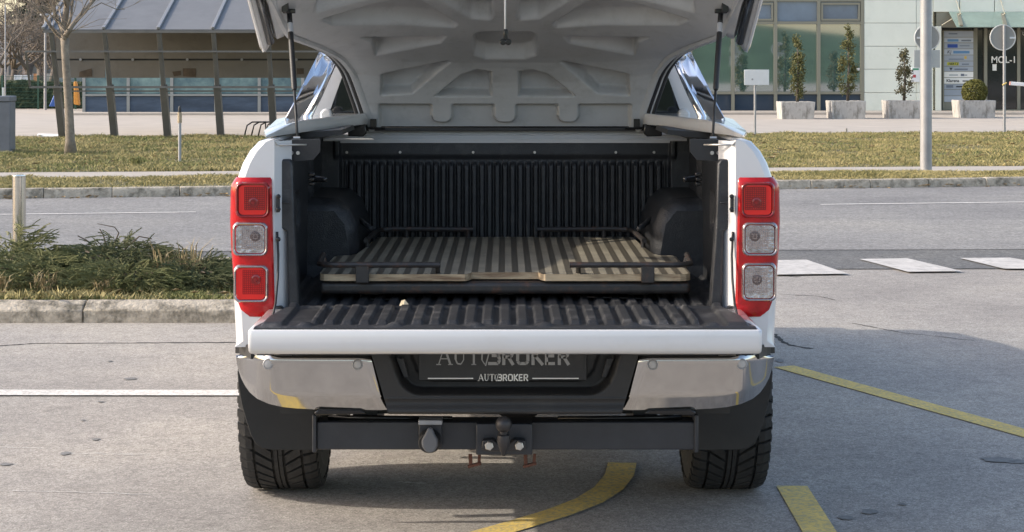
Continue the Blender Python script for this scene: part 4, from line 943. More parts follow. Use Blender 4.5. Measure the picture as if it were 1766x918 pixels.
MB().tube([Vector((b0.x-.05,b0.y-.035,zz(147))),Vector((b0.x+.04,b0.y-.04,zz(143)))], .02, 6).build('tape', 'line_yellow', s1)
b0 = base(1600, 230); k = b0.y/FPX; s2 = thing('road_sign', b0, 'back of round sign with square plate half behind the lamp column', 'road sign', 'road signs seen from behind')
MB().lathe(b0, (0,0,1), [(-.02,.032),(zz(44)-VZ,.032)], 12).build('post', 'galv', s2, smooth='auto'); sign_disc(s2, Vector((b0.x, b0.y+.045, zz(65))), 22.5*k)
a, c = (1577-HX)*k, (1622-HX)*k; MB().box(a, c, b0.y+.04, b0.y+.05, zz(117), zz(86.5)).build('plate', 'sign_grey_plate', s2, bevel=.012)
MB().box((1582-HX)*k, (1589-HX)*k, b0.y+.025, b0.y+.043, zz(67), zz(64)).build('sticker', 'sign_white', s2)
b0 = base(1302, 234); k = b0.y/FPX; s3 = thing('road_sign', b0, 'blank white rectangular sign on a thin post right of the truck', 'road sign')
MB().lathe(b0, (0,0,1), [(-.02,.025),(zz(122)-VZ,.025)], 10).build('post', 'galv', s3, smooth='auto'); MB().box((1283-HX)*k, (1326-HX)*k, b0.y-.04, b0.y-.028, zz(147), zz(120.5)).build('plate', 'sign_white', s3, bevel=.006)
MB().lathe((b0.x-.06,b0.y-.042,zz(137)), (0,-1,0), [(0,.02),(.004,.02)], 10).build('sticker', 'galv_dull', s3)
# small stake, boundary marker in the verge
b0 = base(1460, 231); k = b0.y/FPX; props(MB().box(b0.x-.02, b0.x+.02, b0.y, b0.y+.04, VZ-.02, VZ+.12).build('marker_stone', 'concrete', loc=b0, bevel=.005), 'tiny concrete marker stone at the verge edge below the conical shrubs', 'marker')
# bare young tree
mat('bark', (0.25,0.21,0.165), .9, var=.3, vscale=9, bump=.5, bscale=30, dirt=(0.11,0.095,0.08), dirt_scale=14, dirt_amt=.7)
mat('bark_dark', (0.12,0.10,0.085), .9, var=.3, vscale=5); mat('bark_haze', (0.20,0.165,0.135), .95, var=.3, vscale=.8)
def grow(b, p, d, L, r0, depth, r, spread=.55, n=5, up_=.12, minr=.004, kids=(2,3)):
    pts = [Vector(p)]; rs = [r0]; d = Vector(d).normalized(); q = Vector(p)
    for i in range(n):
        d = (d+Vector((r.gauss(0,.13), r.gauss(0,.13), up_*.5+r.gauss(0,.08)))).normalized(); q = q+d*L/n; pts.append(q.copy()); rs.append(max(minr*.6, r0*(1-.55*(i+1)/n)))
    b.tube(pts, rs, 6 if r0 > .02 else 4, cap=False)
    if depth <= 0: return
    for k_ in range(r.randint(*kids)+1):
        t = r.uniform(.35, 1.0) if k_ else 1.0; i = min(n-1, int(t*n)); s = pts[i].lerp(pts[i+1], t*n-i) if i < n else pts[-1]
        a = r.uniform(0, 2*PI); o = d.orthogonal().normalized(); o.rotate(Matrix.Rotation(a, 3, d)); nd = d*(1-spread*.5)+o*spread*r.uniform(.6,1.2)
        grow(b, s, nd, L*r.uniform(.55,.8), max(minr, rs[i]*.62), depth-1, r, spread, n, up_, minr, kids)
b0 = base(122, 266); k = b0.y/FPX; tr = thing('bare_tree', b0, 'young leafless street tree with pale bark standing in the verge', 'tree')
T = [W(x, y, b0.y) for x, y in ((122,268),(121,240),(119,190),(115,130),(112,85),(112,66))]
MB().tube(T, [.115,.080,.072,.066,.064,.075], 16).build('trunk', 'bark', tr, smooth=True)
cr = MB(); r = random.Random(12)
for pts, r0 in (([(112,66),(112,40),(115,10),(117,-30),(112,-90)],.066),([(113,62),(124,45),(140,25),(162,0),(190,-30)],.045),([(111,66),(106,48),(95,25),(92,-5),(86,-40)],.036),([(110,72),(98,60),(84,42),(76,25),(58,8),(42,-6)],.026),([(114,55),(122,30),(125,5),(128,-30)],.03),([(128,40),(150,18),(175,5),(200,16),(215,16)],.012)):
    P3 = [W(x, y, b0.y+r.uniform(-.25,.25)) for x, y in pts]; n = len(P3); cr.tube(P3, [r0*(1-.6*i/n) for i in range(n)], 8)
    for i in range(1, n):
        for _ in range(2): grow(cr, P3[i-1].lerp(P3[i], r.random()), Vector((r.gauss(0,.8), r.gauss(0,.8), .7)), r.uniform(.4,.9), r0*.3, 1, r, .5, 4, .1, .004)
cr.build('crown', 'bark', tr, smooth=True)
# bicycle hoops and a white pipe on the forecourt
for i in range(4):
    px = 436+i*12; h = MB(); y0 = 38.2+.18*i; k = y0/FPX; x = (px-HX)*k; zt = zz(211)
    h.tube([(x-.18,y0,VZ),(x-.12,y0,VZ+.24),(x-.02,y0+.05,zt),(x+.22,y0+.3,zt),(x+.24,y0+.35,VZ)], .016, 8)
    props(h.build('bicycle_hoop', 'cast_dark', loc=(x, y0, VZ), smooth=True), ('bent grey bicycle hoop behind the truck, leftmost of four','second bent bicycle hoop from the left behind the truck','third bent bicycle hoop from the left behind the truck','fourth bicycle hoop, nearest the truck body')[i], 'bike rack', 'bicycle hoops under the shelter')
b0 = base(90, 237); props(MB().tube([W(66,234,b0.y+.2)+Vector((0,0,0)), W(116,235.5,b0.y)], .045, 12).build('pipe', 'sign_white', loc=b0, smooth='auto'), 'white pipe lying on the paving beside the bare tree', 'pipe')
b0 = base(236, 287); tuft(b0.x, b0.y, 90, .16, .16, 9, 'small bright green weed in the verge near the marker post', 'grass_green', VZ)
# ================================================================== SHELTER ON THE LEFT
mat('shelter_steel', (0.175,0.168,0.155), .55, metal=.3, var=.15, vscale=3); mat('shelter_roof', (0.205,0.205,0.205), .5, metal=.25, var=.10, vscale=1.5, dirt=(0.15,0.15,0.15), dirt_scale=1.2, dirt_amt=.6)
mat('roof_seam', (0.30,0.305,0.31), .45, metal=.4); mat('fascia', (0.165,0.152,0.13), .6, var=.10, vscale=1.5, dirt=(0.10,0.085,0.068), dirt_scale=2.5, dirt_amt=.5); mat('patch', (0.085,0.062,0.042), .8, var=.4, vscale=6)
SY = 38.1; sh = thing('bike_shelter', (-6.5, SY, VZ), 'long grey metal shelter with leaning posts and sloped roof', 'shelter')
TY_ = SY-1.0                                        # the posts lean towards the road at the top
tops = [88,180,274,368,462,556,650]; bots = [(t-HX)*TY_/SY+HX for t in tops]
xs = [(t-HX)*TY_/FPX for t in tops]
k = TY_/FPX; z_e = CH-(54-HY)*k
for i, x in enumerate(xs):
    p = MB(); mid = Vector((x, lerp(TY_, SY, .52), lerp(z_e, VZ, .52)))
    p.beam((x, TY_, z_e), mid, .08, .13, up=(0,1,0)); p.beam(mid+Vector((0,-.02,.02)), (x, SY, VZ-.05), .135, .17, up=(0,1,0)); p.build('post', 'shelter_steel', sh, bevel=.008)
def yz(py): # height on the leaning plane
    z = CH-(py-HY)*k; return z, lerp(TY_, SY, (z_e-z)/(z_e-VZ))-.10
for py, hgt in ((89,.035),(151,.045)):
    z, y = yz(py); x0 = (42-HX)*k; MB().beam((x0, y, z), (xs[-1], y, z), .04, hgt).build('rail', 'shelter_steel', sh)
z, y = yz(158); MB().beam((xs[0], y+.05, z), (xs[-1], y+.05, z), .03, .03).build('rail', 'shelter_steel', sh)
(z0, y0), (z1, y1) = yz(89), yz(151); MB().beam(((42.5-HX)*k, y0, z0), ((42.5-HX)*k, y1, z1), .04, .04, up=(0,1,0)).build('rail_end', 'shelter_steel', sh)
# roof panels between standing seams, rising away from the eaves
ry1, rz1 = TY_+6.2, z_e+2.35; ex = -(HX-76)*k
cols = [ex]+xs
for a, b in zip(cols, cols[1:]):
    if b-a < .05: continue
    MB().add([(a+.01,TY_-.06,z_e+.02),(b-.01,TY_-.06,z_e+.02),(b-.01,ry1,rz1),(a+.01,ry1,rz1)], [(0,1,2,3)]).build('roof_panel', 'shelter_roof', sh, solid=.03)
for x in cols: MB().beam((x, TY_-.07, z_e+.06), (x, ry1, rz1+.04), .065, .05, up=(0,-.4,1)).build('roof_seam', 'roof_seam', sh, bevel=.006)
MB().box(ex, xs[-1], TY_-.075, TY_+.03, z_e-.035, z_e+.015).build('eaves_beam', 'shelter_steel', sh)
# hanging panels at the back of the canopy
PY_ = SY+1.6; kp = PY_/FPX
def zp(py): return CH-(py-HY)*kp
edges = [(x/k*kp if False else (t-HX)*kp) for t, x in zip([96,182,276,370,464,558,652], xs)]
for a, b in zip(edges, edges[1:]):
    MB().box(a+.012, b-.012, PY_, PY_+.03, zp(101.5), zp(44)).build('upper_panel', 'fascia', sh); MB().box(a+.012, b-.012, PY_+.01, PY_+.04, zp(134.5), zp(104.5)).build('lower_panel', 'fascia', sh)
    MB().lathe(((a+b)/2, PY_-.005, zp(103)), (0,-1,0), [(0,.03),(.02,.028)], 10).build('fixing', 'roof_seam', sh)
MB().box(edges[0], edges[-1], PY_+.045, PY_+.10, zp(105), zp(101)).build('panel_rail', 'black_plastic', sh)
def patch(q):
    MB().prism([Vector(((x-HX)*kp, PY_+.008, zp(y))) for x, y in q], (0,-.006,0)).build('torn_poster', 'patch', sh)
patch([(137,124),(158,118),(159,132),(136,133)]); patch([(315,118),(338,118),(338,133),(316,132)]); patch([(297,124),(312,122),(312,130),(300,132)]); patch([(512,118),(524,118),(524,128),(512,128)])
# ---- glazed pavilion behind the shelter
mat('pav_glass', (0.075,0.105,0.15), .10, var=.45, vscale=.9, spec=.4, ior=1.35, stretch=(.5,1,2)); mat('pav_teal', (0.24,0.35,0.33), .10, var=.5, vscale=1.6, col2=(0.07,0.12,0.15), spec=.4, ior=1.4); mat('pav_frame', (0.30,0.31,0.30), .5, metal=.3); mat('pav_wall', (0.20,0.20,0.19), .8)
VY = 55.5; kv = VY/FPX
def xv(px): return (px-HX)*kv
def zv(py): return CH-(py-HY)*kv
pv = thing('glazed_pavilion', (xv(450), VY, VZ), 'low glazed pavilion with teal and dark blue window bands behind the shelter', 'pavilion')
MB().box(xv(146), xv(900), VY+.35, VY+6, VZ, zv(20)).build('wall', 'pav_wall', pv); MB().box(xv(143), xv(900), VY-.15, VY+.3, VZ-.02, zv(195)).build('plinth', 'concrete', pv)
mull = [144.5,221,296,372,447,522,600,680,760,840]
for a, b in zip(mull, mull[1:]):
    MB().box(xv(a)+.04, xv(b)-.04, VY+.05, VY+.09, zv(193.5), zv(166.5)).build('lower_pane', 'pav_glass', pv); MB().box(xv(a)+.04, xv(b)-.04, VY+.07, VY+.11, zv(162), zv(112)).build('upper_pane', 'pav_teal', pv)
for x in mull: MB().box(xv(x)-.045, xv(x)+.045, VY, VY+.16, zv(195), zv(110)).build('mullion', 'pav_frame', pv)
for py in (164, 195): MB().box(xv(144), xv(840), VY-.02, VY+.14, zv(py+1.6), zv(py-1.4)).build('transom', 'pav_frame', pv)
# ---- things at the far left: fence, hedge, trees, lamp
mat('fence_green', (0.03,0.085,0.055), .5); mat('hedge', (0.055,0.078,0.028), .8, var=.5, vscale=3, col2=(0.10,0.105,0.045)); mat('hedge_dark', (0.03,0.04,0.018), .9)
FY = 61.5; kf = FY/FPX
def xf(px): return (px-HX)*kf
def zf(py): return CH-(py-HY)*kf
fe = thing('mesh_fence', (xf(40), FY, VZ), 'green wire mesh fence in front of the far hedge', 'fence')
for px in (-60, 4, 66, 130, 150): MB().box(xf(px)-.03, xf(px)+.03, FY-.03, FY+.03, VZ-.05, zf(130)).build('fence_post', 'fence_green', fe)
wires = MB()
for i in range(9): z = lerp(.2, zf(132), i/8); wires.box(xf(-60), xf(150), FY-.006, FY+.006, z-.006, z+.006)
for i in range(110): x = lerp(xf(-60), xf(150), i/109); wires.box(x-.004, x+.004, FY+.007, FY+.013, .15, zf(132))
wo = wires.build('wire_mesh', 'fence_green', fe); wo['kind'] = 'stuff'
def leafy(V, F, n, fn, size, r):
    for _ in range(n):
        p = fn(r); d = Vector((r.gauss(0,1), r.gauss(0,1), r.gauss(0,1))).normalized(); e = d.orthogonal().normalized()*size*r.uniform(.5,1.1); g = d.cross(e).normalized()*size*r.uniform(.4,.8); k_ = len(V)
        V += [p-e, p+g*.8, p+e, p-g]; F += [(k_,k_+1,k_+2),(k_,k_+2,k_+3)]
he = thing('hedge', (xf(30), FY+1.2, VZ), 'dark green clipped hedge behind the wire fence', 'hedge'); V = []; F = []; r = random.Random(3)
def hp(r):
    x = r.uniform(xf(-60), xf(152)); y = FY+r.uniform(.6,1.9); h = zf(143)+.22*mnoise.noise((x*.7, 0, 2)); return Vector((x, y, VZ+(h-VZ)*r.random()**.6))
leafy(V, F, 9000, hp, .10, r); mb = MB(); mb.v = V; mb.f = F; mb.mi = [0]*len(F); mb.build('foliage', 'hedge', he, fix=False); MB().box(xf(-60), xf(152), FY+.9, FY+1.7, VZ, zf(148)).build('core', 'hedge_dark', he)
mat('slide_blue', (0.03,0.10,0.36), .5); mat('slide_orange', (0.62,0.28,0.05), .6); mat('far_wall', (0.42,0.40,0.38), .9, var=.08, vscale=.5); mat('far_orange', (0.55,0.28,0.14), .9); mat('far_window', (0.10,0.115,0.13), .3)
b0 = W(92, 182, 59.5); b0.z = VZ; kx = 59.5/FPX
def q_(px, py): return Vector(((px-HX)*kx, 59.5, CH-(py-HY)*kx))
props(MB().prism([q_(84,184),(q_(98,184)),q_(101,160),q_(99,150),q_(95,158),q_(90,170)], (0,.35,0)).build('play_slide', 'slide_blue', loc=b0, bevel=.03), 'blue plastic slide standing beside the left shelter post', 'slide')
props(MB().prism([q_(127,180),q_(136,182),q_(134,160),q_(131,144),q_(129,140),q_(127,142)], (0,.25,0)).build('playground_board', 'slide_orange', loc=W(130,182,59.5), bevel=.02), 'orange brown playground board beside the pavilion end', 'board')
for px, nm in ((31,'first white plastic chair beyond the wire fence, next to the frame edge'),(46,'second white plastic chair beyond the wire fence, closer to the bare tree')):
    kc = 64.5/FPX; c = Vector(((px-HX)*kc, 64.5, VZ)); h = MB(); h.box(c.x-.14,c.x+.14,c.y,c.y+.03,.95,1.22); h.box(c.x-.14,c.x+.14,c.y-.25,c.y,.93,.97)
    for sxx in (-.12,.12): h.tube([(c.x+sxx,c.y,.10),(c.x+sxx,c.y,1.2)], .015, 5); h.tube([(c.x+sxx,c.y-.22,.10),(c.x+sxx,c.y-.22,.95)], .015, 5)
    props(h.build('garden_chair', 'sign_white', loc=c), nm, 'chair', 'white chairs beyond the fence')
b0 = G(78, 190, VZ); k = b0.y/FPX; ll = thing('street_lamp', b0, 'slim distant street lamp with small head left of the bare tree', 'street lamp')
MB().lathe(b0, (0,0,1), [(0,.05),(zz(28)-VZ,.03)], 10).build('column', 'galv', ll, smooth='auto'); MB().box(b0.x-.13,b0.x+.13,b0.y-.2,b0.y+.1,zz(28),zz(24)).build('lamp_head', 'galv', ll, bevel=.03)
b0 = G(9, 189, VZ); k = b0.y/FPX; ll = thing('flag_pole', b0, 'thin tall grey pole at the left edge beyond the fence', 'pole')
MB().lathe(b0, (0,0,1), [(0,.025),(zz(8)-VZ,.02)], 8).build('pole', 'galv_dull', ll, smooth='auto')
labels = ['bare tree far left, first in the row beyond the hedge','bare tree behind the hedge, second from the frame edge','bare tree behind the hedge next to the slim street lamp','bare tree behind the hedge, just left of the shelter','far thin bare tree rising above the others near the flag pole','low bare tree seen between the street lamp and the shelter post']
for i, (px, Y, L, sd) in enumerate(((-8,68,2.1,3),(22,72,2.2,5),(46,70,1.5,8),(70,74,1.4,11),(6,84,2.6,14),(90,80,1.4,17))):
    b0 = Vector(((px-HX)*Y/FPX, Y, VZ)); t = thing('bare_tree', b0, labels[i], 'tree', 'bare trees beyond the hedge'); r = random.Random(sd)
    z1 = 1.3; MB().tube([b0, b0+Vector((r.uniform(-.1,.1),0,z1*.6)), b0+Vector((r.uniform(-.2,.2),0,z1+.2))], [.17,.14,.12], 8).build('trunk', 'bark_dark', t, smooth=True)
    c = MB(); top = b0+Vector((0,0,z1))
    for q in range(5): a = r.uniform(0, 2*PI); grow(c, top, (math.cos(a)*.8, math.sin(a)*.8, .75), L*.7, .07, 4, r, .7, 4, .05, .010, (2,3))
    c.build('crown', 'bark_haze', t, fix=False)
# dark conifer
b0 = Vector(((70-HX)*95/FPX, 95, VZ)); co = thing('conifer', b0, 'tall dark conifer behind the bare trees at the upper left', 'tree'); r = random.Random(5); V = []; F = []
mat('conifer', (0.030,0.045,0.030), .85, var=.4, vscale=1.5, col2=(0.05,0.065,0.04))
kc = 95/FPX
def cp_(r):
    z = r.uniform(CH+(110-44)*kc, 8.5); t = r.uniform(0, 2*PI); R_ = (9.2-z)*.27*(.5+.8*abs(math.sin(z*3.3)))*math.sqrt(r.random()); return Vector((b0.x+math.cos(t)*R_, b0.y+math.sin(t)*R_, z-.1*R_))
leafy(V, F, 6000, cp_, .14, r); mb = MB(); mb.v = V; mb.f = F; mb.mi = [0]*len(F); mb.build('crown', 'conifer', co, fix=False); MB().lathe(b0, (0,0,1), [(0,.22),(8.5,.04)], 8).build('trunk', 'bark_dark', co)
# far apartment houses
def house(px0, px1, py_top, Y, m, label, floors, nwin):
    kh = Y/FPX; x0, x1 = (px0-HX)*kh, (px1-HX)*kh; zt = CH-(py_top-HY)*kh; h = thing('apartment_house', ((x0+x1)/2, Y, VZ), label, 'building')
    MB().box(x0, x1, Y, Y+10, VZ-.1, zt).build('wall', m, h); MB().box(x0-.3, x1+.3, Y-.3, Y+10.3, zt+.005, zt+.35).build('roof', 'concrete', h)
    for f in range(floors):
        for w_ in range(nwin): xx = lerp(x0, x1, (w_+.5)/nwin); z = lerp(VZ, zt, (f+.55)/floors); MB().box(xx-.55, xx+.55, Y-.02, Y+.05, z-.6, z+.7).build('window', 'far_window', h)
house(-70, 46, 50, 150, 'far_wall', 'pale apartment block far behind the bare trees', 2, 3); house(58, 74, 88, 140, 'far_orange', 'small orange house front far behind the bare trees', 1, 1); house(80, 100, 86, 138, 'far_wall', 'small pale house beside the orange one far away', 1, 1)
# ================================================================== GLASS OFFICE BUILDING ON THE RIGHT
mat('stone_green', (0.76,0.79,0.70), .55, var=.04, vscale=1.2, dirt=(0.64,0.68,0.58), dirt_scale=1.5, dirt_amt=.5); mat('joint', (0.36,0.39,0.34), .9); mat('bronze', (0.26,0.25,0.20), .45, metal=.4)
def glassm(name, col, col2, rough=.03):
    m = mat(name, col, rough, var=.3, vscale=.5, col2=col2, spec=.9, ior=2.9, stretch=(.6,1,1.4)); return m
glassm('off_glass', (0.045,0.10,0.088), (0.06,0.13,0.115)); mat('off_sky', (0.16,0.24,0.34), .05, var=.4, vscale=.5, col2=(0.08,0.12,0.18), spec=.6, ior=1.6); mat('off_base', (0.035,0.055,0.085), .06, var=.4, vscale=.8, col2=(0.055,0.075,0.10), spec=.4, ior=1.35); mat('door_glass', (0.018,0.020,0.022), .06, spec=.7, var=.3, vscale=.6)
OY = 56.8; ko = OY/FPX
def xo(px): return (px-HX)*ko
def zo(py): return CH-(py-HY)*ko
of = thing('office_building', (xo(1450), OY, VZ), 'pale green stone and glass office building with canopied entrance', 'building')
MB().box(xo(1100), xo(1608), OY+.5, OY+14, VZ-.1, 9.0).build('core', 'joint', of); MB().box(xo(1608), xo(2100), OY+2.0, OY+14, VZ-.1, 9.0).build('core', 'joint', of)
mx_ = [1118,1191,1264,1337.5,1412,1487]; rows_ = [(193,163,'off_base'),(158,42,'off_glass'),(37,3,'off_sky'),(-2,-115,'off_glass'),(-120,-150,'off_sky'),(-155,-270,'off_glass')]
for i, (a, b) in enumerate(zip(mx_, mx_[1:])):
    for (y0, y1, m) in rows_:
        rz = random.Random(i*7+y0); t = rz.uniform(-.004,.004)
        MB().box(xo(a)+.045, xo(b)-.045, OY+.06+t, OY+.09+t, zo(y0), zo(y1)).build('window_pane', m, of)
for x in mx_: MB().box(xo(x)-.05, xo(x)+.05, OY-.03, OY+.16, zo(195), 9).build('mullion', 'bronze', of)
for py in (195, 160.5, 39.5, .5, -117, -152): MB().box(xo(1118), xo(1487), OY-.015, OY+.14, zo(py+2.2), zo(py-2.2)).build('transom', 'bronze', of)
for a, b in ((1264,1337.5),(1412,1487)):            # opening lights with their own frame
    X0, X1, Z0, Z1 = xo(a)+.07, xo(b)-.07, zo(36), zo(5)
    f = MB(); f.box(X0,X1,OY-.02,OY+.05,Z0,Z0+.06); f.box(X0,X1,OY-.02,OY+.05,Z1-.06,Z1); f.box(X0,X0+.06,OY-.02,OY+.05,Z0+.061,Z1-.061); f.box(X1-.06,X1,OY-.02,OY+.05,Z0+.061,Z1-.061); f.build('vent_frame', 'bronze', of)
MB().box(xo(1478.5), xo(1482.5), OY+.02, OY+.058, zo(121.5), zo(117.5)).build('sticker', 'sign_white', of)
ys = [195,160,119.5,80,40,0,-40,-80,-120,-160,-200,-240]
for (a, b) in ((1490,1580),(1580,1609)):
    for (y0, y1) in zip(ys, ys[1:]):
        rz = random.Random(int(a+y0)); t = rz.uniform(-.003,.003); MB().box(xo(a)+.006, xo(b)-.006, OY-.02+t, OY+.03+t, zo(y0)+.006, zo(y1)-.006).build('stone_panel', 'stone_green', of, bevel=.006)
for x0 in (1609,1655,1715,1775,1835):               # cladding above the entrance
    for (y0, y1) in ((21,-20),(-20,-60),(-60,-100),(-100,-140),(-140,-180),(-180,-220)):
        MB().box(xo(x0)+.012, xo(x0+(46 if x0 == 1609 else 60))-.012, OY-.021, OY+.03, zo(y0)+.006, zo(y1)-.006).build('stone_panel', 'stone_green', of, bevel=.006)
# entrance
EY = OY+.55; ke = EY/FPX
def xe(px): return (px-HX)*ke
def ze(py): return CH-(py-HY)*ke
MB().box(xe(1608), xe(1900), EY+.10, EY+.2, VZ, ze(46)).build('entrance_back', 'door_glass', of)
MB().box(xe(1608), xe(1900), OY+.03, EY+.1, ze(48), ze(20)).build('entrance_soffit', 'bronze', of); MB().box(xe(1606), xe(1616), OY-.01, EY+.1, VZ, ze(46)).build('entrance_reveal', 'stone_green', of)
for px in (1621, 1683, 1700, 1757, 1815): MB().box(xe(px)-.05, xe(px)+.05, EY, EY+.098, VZ, ze(49)).build('door_frame', 'bronze', of)
MB().box(xe(1690), xe(1900), EY+.01, EY+.09, VZ, ze(189)).build('door_rail', 'bronze', of)
leaves_ = [MB().box(xe(a)+.02, xe(b)-.02, EY+.03, EY+.06, ze(188), ze(52)).build('door_leaf', 'door_glass', of) for a, b in ((1702,1755),(1759,1813))]
o = text('lettering', 'MOL-1', 'letter_white', leaves_[0], (xe(1709), EY-.004, ze(108.5)), .29, .002, bold=.004, width=.94)
MB().box(xe(1712), xe(1719), EY+.02, EY+.028, ze(122), ze(111)).build('door_notice', 'letter_white', leaves_[0])
text('lettering', 'U', 'letter_white', leaves_[1], (xe(1763), EY-.004, ze(61)), .15, .002)
mat('canopy_glass', (0.22,0.30,0.26), .12, spec=.7, var=.15, vscale=1)
CY_ = OY-1.4; kc = CY_/FPX
ca = [Vector((xo(1636), OY-.03, zo(21))), Vector((xo(1900), OY-.03, zo(21))), Vector(((1900-HX)*kc, CY_, CH-(47-HY)*kc)), Vector(((1650-HX)*kc, CY_, CH-(47-HY)*kc))]
MB().add(ca, [(0,1,2,3)]).build('canopy_glass', 'canopy_glass', of, solid=.02)
for px in (1652, 1728, 1804):
    x = xo(px); br = MB(); tip = Vector(((px+6-HX)*kc, CY_, CH-(46-HY)*kc)); br.beam((x, OY-.02, zo(22)), tip+Vector((0,0,.03)), .10, .05, up=(0,0,1)); br.tube([(x-.5, OY-.03, zo(44)), Vector((x, lerp(OY, CY_, .3), zo(24)))], .02, 6); br.tube([(x-.06, OY-.03, zo(-2)), Vector((x+.02, OY-.25, zo(24)))], .012, 6); br.build('canopy_bracket', 'bronze', of)
# tenants' directory board
mat('board_grey', (0.36,0.40,0.46), .4, var=.05, vscale=2); mat('board_light', (0.46,0.50,0.56), .4); mat('logo_blue', (0.02,0.07,0.34), .5); mat('logo_sky', (0.12,0.26,0.46), .5); mat('logo_yellow', (0.55,0.53,0.03), .5); mat('logo_dark', (0.035,0.04,0.05), .5); mat('logo_mid', (0.16,0.19,0.24), .5); mat('logo_gold', (0.6,0.42,0.10), .5)
BYY = EY-.10; kb = BYY/FPX
def xb(px): return (px-HX)*kb
def zb(py): return CH-(py-HY)*kb
db = thing('directory_board', (xb(1654), BYY, VZ), 'tall tenant directory board with rows of company logos beside the entrance', 'sign')
MB().box(xb(1626), xb(1681), BYY+.02, BYY+.08, zb(190), zb(53)).build('frame', 'bronze', db)
for (y0, y1, m) in ((54,64,'board_grey'),(65,73.5,'board_light'),(74.5,84,'board_grey'),(85,94.5,'board_light'),(95.5,105,'board_grey'),(106,114,'board_grey'),(115,123,'board_grey'),(124,133.5,'letter_white'),(134.5,144.5,'letter_white'),(145.5,154,'board_grey'),(155,165,'board_grey'),(166,176,'board_light')):
    MB().box(xb(1628.5), xb(1678.5), BYY, BYY+.018, zb(y1), zb(y0)).build('name_row', m, db)
def lg(x0, x1, y0, y1, m): MB().box(xb(x0), xb(x1), BYY-.006, BYY-.0005, zb(y1), zb(y0)).build('logo', m, db)
for q in ((1636,1651,57.5,59.5,'logo_mid'),(1634,1653,68,72,'logo_sky'),(1658,1675,69,71.5,'logo_mid'),(1634,1651.5,76.5,82.5,'logo_blue'),(1655,1672,78.5,80,'logo_mid'),(1644,1672,88,92.5,'logo_sky'),(1636,1662,101.5,103,'logo_mid'),(1663,1667,97,102,'logo_gold'),(1633.5,1653.5,107.5,113,'logo_yellow'),(1659,1671,110,112,'logo_mid'),(1646,1669,118.5,121,'logo_mid'),(1637,1652,129,130.3,'logo_mid'),(1657,1663,127.5,131.5,'logo_mid'),(1663.5,1668,129,130.5,'logo_mid'),(1660,1674,139,141,'logo_dark'),(1632,1644,147,151.5,'logo_mid'),(1649,1668,148.5,150.8,'logo_dark')): lg(*q)
text('lettering', 'Kj', 'logo_dark', db, (xb(1633), BYY-.004, zb(92.5)), .15, .001, shear=.2); text('lettering', 'HERTZ', 'logo_dark', db, (xb(1635.5), BYY-.009, zb(112.2)), .10, .001, shear=.2, bold=.003)
text('lettering', 'Klarena', 'logo_dark', db, (xb(1632), BYY-.004, zb(141.8)), .13, .001, bold=.003); MB().prism([Vector((xb(x), BYY-.001, zb(y))) for x, y in ((1637,117),(1643,117),(1640,122))], (0,-.004,0)).build('logo', 'logo_dark', db)
# first aid box on the wall, barrier arm
hb = thing('wall_box', (xo(1577), OY-.05, zo(142)), 'small white wall box with green and red print behind a conical shrub', 'box')
MB().box(xo(1570), xo(1585), OY-.12, OY-.03, zo(142), zo(117)).build('body', 'sign_white', hb, bevel=.01); mat('print_green', (0.03,0.25,0.12), .5); mat('print_red', (0.40,0.06,0.07), .5)
MB().box(xo(1573), xo(1583), OY-.126, OY-.121, zo(121), zo(118)).build('print_band', 'print_green', hb); MB().box(xo(1573), xo(1578), OY-.126, OY-.121, zo(134), zo(129)).build('print_mark', 'print_red', hb)
mat('arm_tip', (0.42,0.22,0.19), .6)
ba = thing('barrier_arm', W(1800, 205, 47), 'pale barrier arm with reddish tip entering at the frame edge', 'barrier'); MB().beam(W(1742,144,47), W(1860,153,47), .10, .09).build('arm', 'sign_white', ba, bevel=.01); MB().beam(W(1741.6,143.95,47), W(1742,144,47), .102, .092).build('tip', 'arm_tip', ba); MB().box(W(1850,0,47).x-.15, W(1850,0,47).x+.15, 46.85, 47.15, VZ, 1.1).build('housing', 'line_yellow', ba, bevel=.02)
# raised walk along the facade
props(MB().box(xo(1000), xo(2100), OY-2.1, OY-.031, VZ-.05, VZ+.075).build('pavement', 'footpath', bevel=.01), kind='structure')
props(MB().box(xv(120), xv(900), VY-1.3, VY-.16, VZ-.05, VZ+.07).build('pavement', 'footpath', bevel=.01), kind='structure')
# ---- planters and their shrubs
mat('planter', (0.47,0.45,0.42), .9, var=.15, vscale=5, bump=.4, bscale=25, dirt=(0.17,0.155,0.13), dirt_scale=7, dirt_amt=.9, dirt_lo=.47, stretch=(1,1,.35)); mat('cypress', (0.15,0.145,0.05), .85, var=.45, vscale=5, col2=(0.075,0.08,0.03)); mat('cypress_brown', (0.13,0.105,0.05), .85, var=.4, vscale=5, col2=(0.07,0.075,0.035)); mat('boxwood', (0.19,0.175,0.04), .8, var=.4, vscale=8, col2=(0.10,0.105,0.028))
spec_ = [(1347,1406,176,206,(1375,66),12,'cypress','slim conical shrub in the concrete planter next to the white sign','stained concrete planter nearest the truck, holding a slim conical shrub'),
 (1434,1494,174.5,205.5,(1462,47),15,'cypress','tallest conical shrub in the second concrete planter','second concrete planter, with the tallest conical shrub'),
 (1532,1590,174,205,(1559,89),14,'cypress_brown','sparse brownish conical shrub in front of the pale stone wall','concrete planter in front of the pale stone wall beside the lamp column'),
 (1655,1718,173.5,204,None,22,'boxwood','round clipped boxwood ball in the planter before the directory board','concrete planter before the directory board with a boxwood ball')]
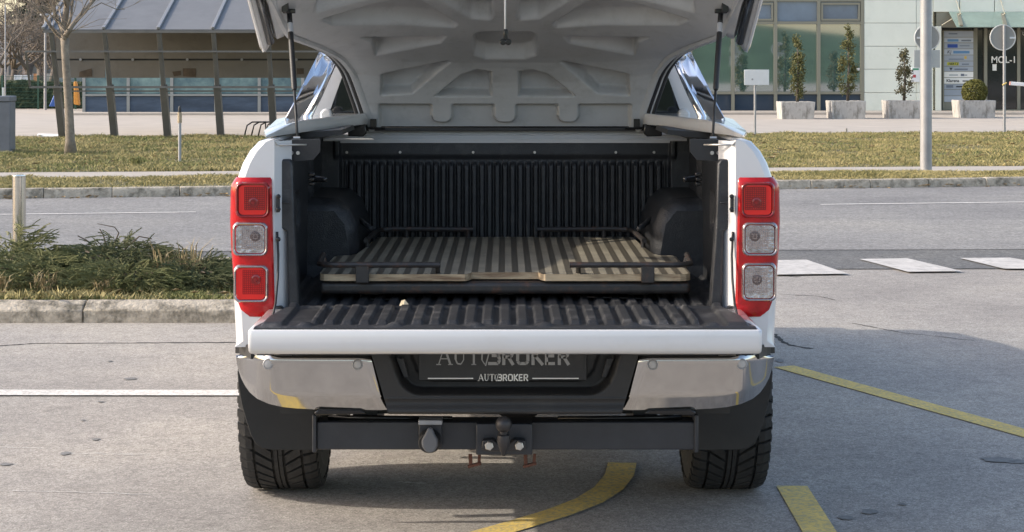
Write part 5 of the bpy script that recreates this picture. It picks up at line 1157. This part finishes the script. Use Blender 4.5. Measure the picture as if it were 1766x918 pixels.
for i, (x0, x1, y0, y1, tip, wpx, m, ls, lpn) in enumerate(spec_):
    c = G((x0+x1)/2, y1, VZ); kk = c.y/FPX; X0, X1 = (x0-HX)*kk, (x1-HX)*kk; zt = CH-(y0-HY)*kk; c = Vector(((X0+X1)/2, c.y, VZ))
    pl_ = thing('planter', c, lpn, 'planter', 'concrete planters before the office'); D = .95; b = MB()
    rows = []
    for ins, z in ((.03,VZ-.02),(.0,zt-.03),(.0,zt),(.07,zt),(.08,zt-.06)):
        rows.append([Vector((X0+ins,c.y+ins,z)),Vector((X1-ins,c.y+ins,z)),Vector((X1-ins,c.y+D-ins,z)),Vector((X0+ins,c.y+D-ins,z))])
    b.loft(rows, closed=True); b.build('tub', 'planter', pl_, bevel=.012); so_ = MB(); so_.add([p+Vector((0,0,.005)) for p in rows[-1]], [(0,1,2,3)]); so_.build('soil', 'soil', pl_)
    r = random.Random(i+20); V = []; F = []; cy = c.y+D*.5
    if tip:
        kt = cy/FPX; xt = (tip[0]-HX)*kt; H = CH-(tip[1]-HY)*kt; z0 = zt-.05; wm = wpx*kt
        sb_ = thing('conical_shrub', (xt, cy, z0), ls, 'shrub', 'conical shrubs in planters'); st = MB(); st.tube([(xt,cy,z0),(xt+.03,cy,lerp(z0,H,.5)),(xt,cy,H-.1)], [.045,.03,.01], 7); st.build('stem', 'bark_dark', sb_, smooth=True)
        cl = [(r.uniform(0,2*PI), r.uniform(.12,.98)) for _ in range(34)]
        def fp(r):
            a, t = cl[r.randrange(34)]; R_ = wm*(interp(t, [(0,.35),(.25,1.05),(.5,1.0),(.8,.6),(1,.25)])); q = .45+.5*r.random()
            return Vector((xt+math.cos(a)*R_*q+r.gauss(0,.045), cy+math.sin(a)*R_*q+r.gauss(0,.045), lerp(z0,H,t)+r.gauss(0,.06)))
        leafy(V, F, 2600 if i != 2 else 1500, fp, .035, r)
    else:
        R_ = wpx*kk; cz = CH-(159-HY)*kk; xt = (1688-HX)*kk; sb_ = thing('boxwood_ball', (xt, cy, zt-.06), ls, 'shrub')
        def fp(r):
            d = Vector((r.gauss(0,1), r.gauss(0,1), r.gauss(0,1))).normalized(); q = R_*(1-.25*r.random()**2)*(1+.04*mnoise.noise(d*4)); return Vector((xt, cy, cz))+d*q*1.0
        leafy(V, F, 5200, fp, .032, r); MB().lathe((xt,cy,zt-.06), (0,0,1), [(0,.04),(.3,.03)], 7).build('stem', 'bark_dark', sb_)
    mb = MB(); mb.v = V; mb.f = F; mb.mi = [0]*len(F); mb.build('foliage', m, sb_, fix=False)
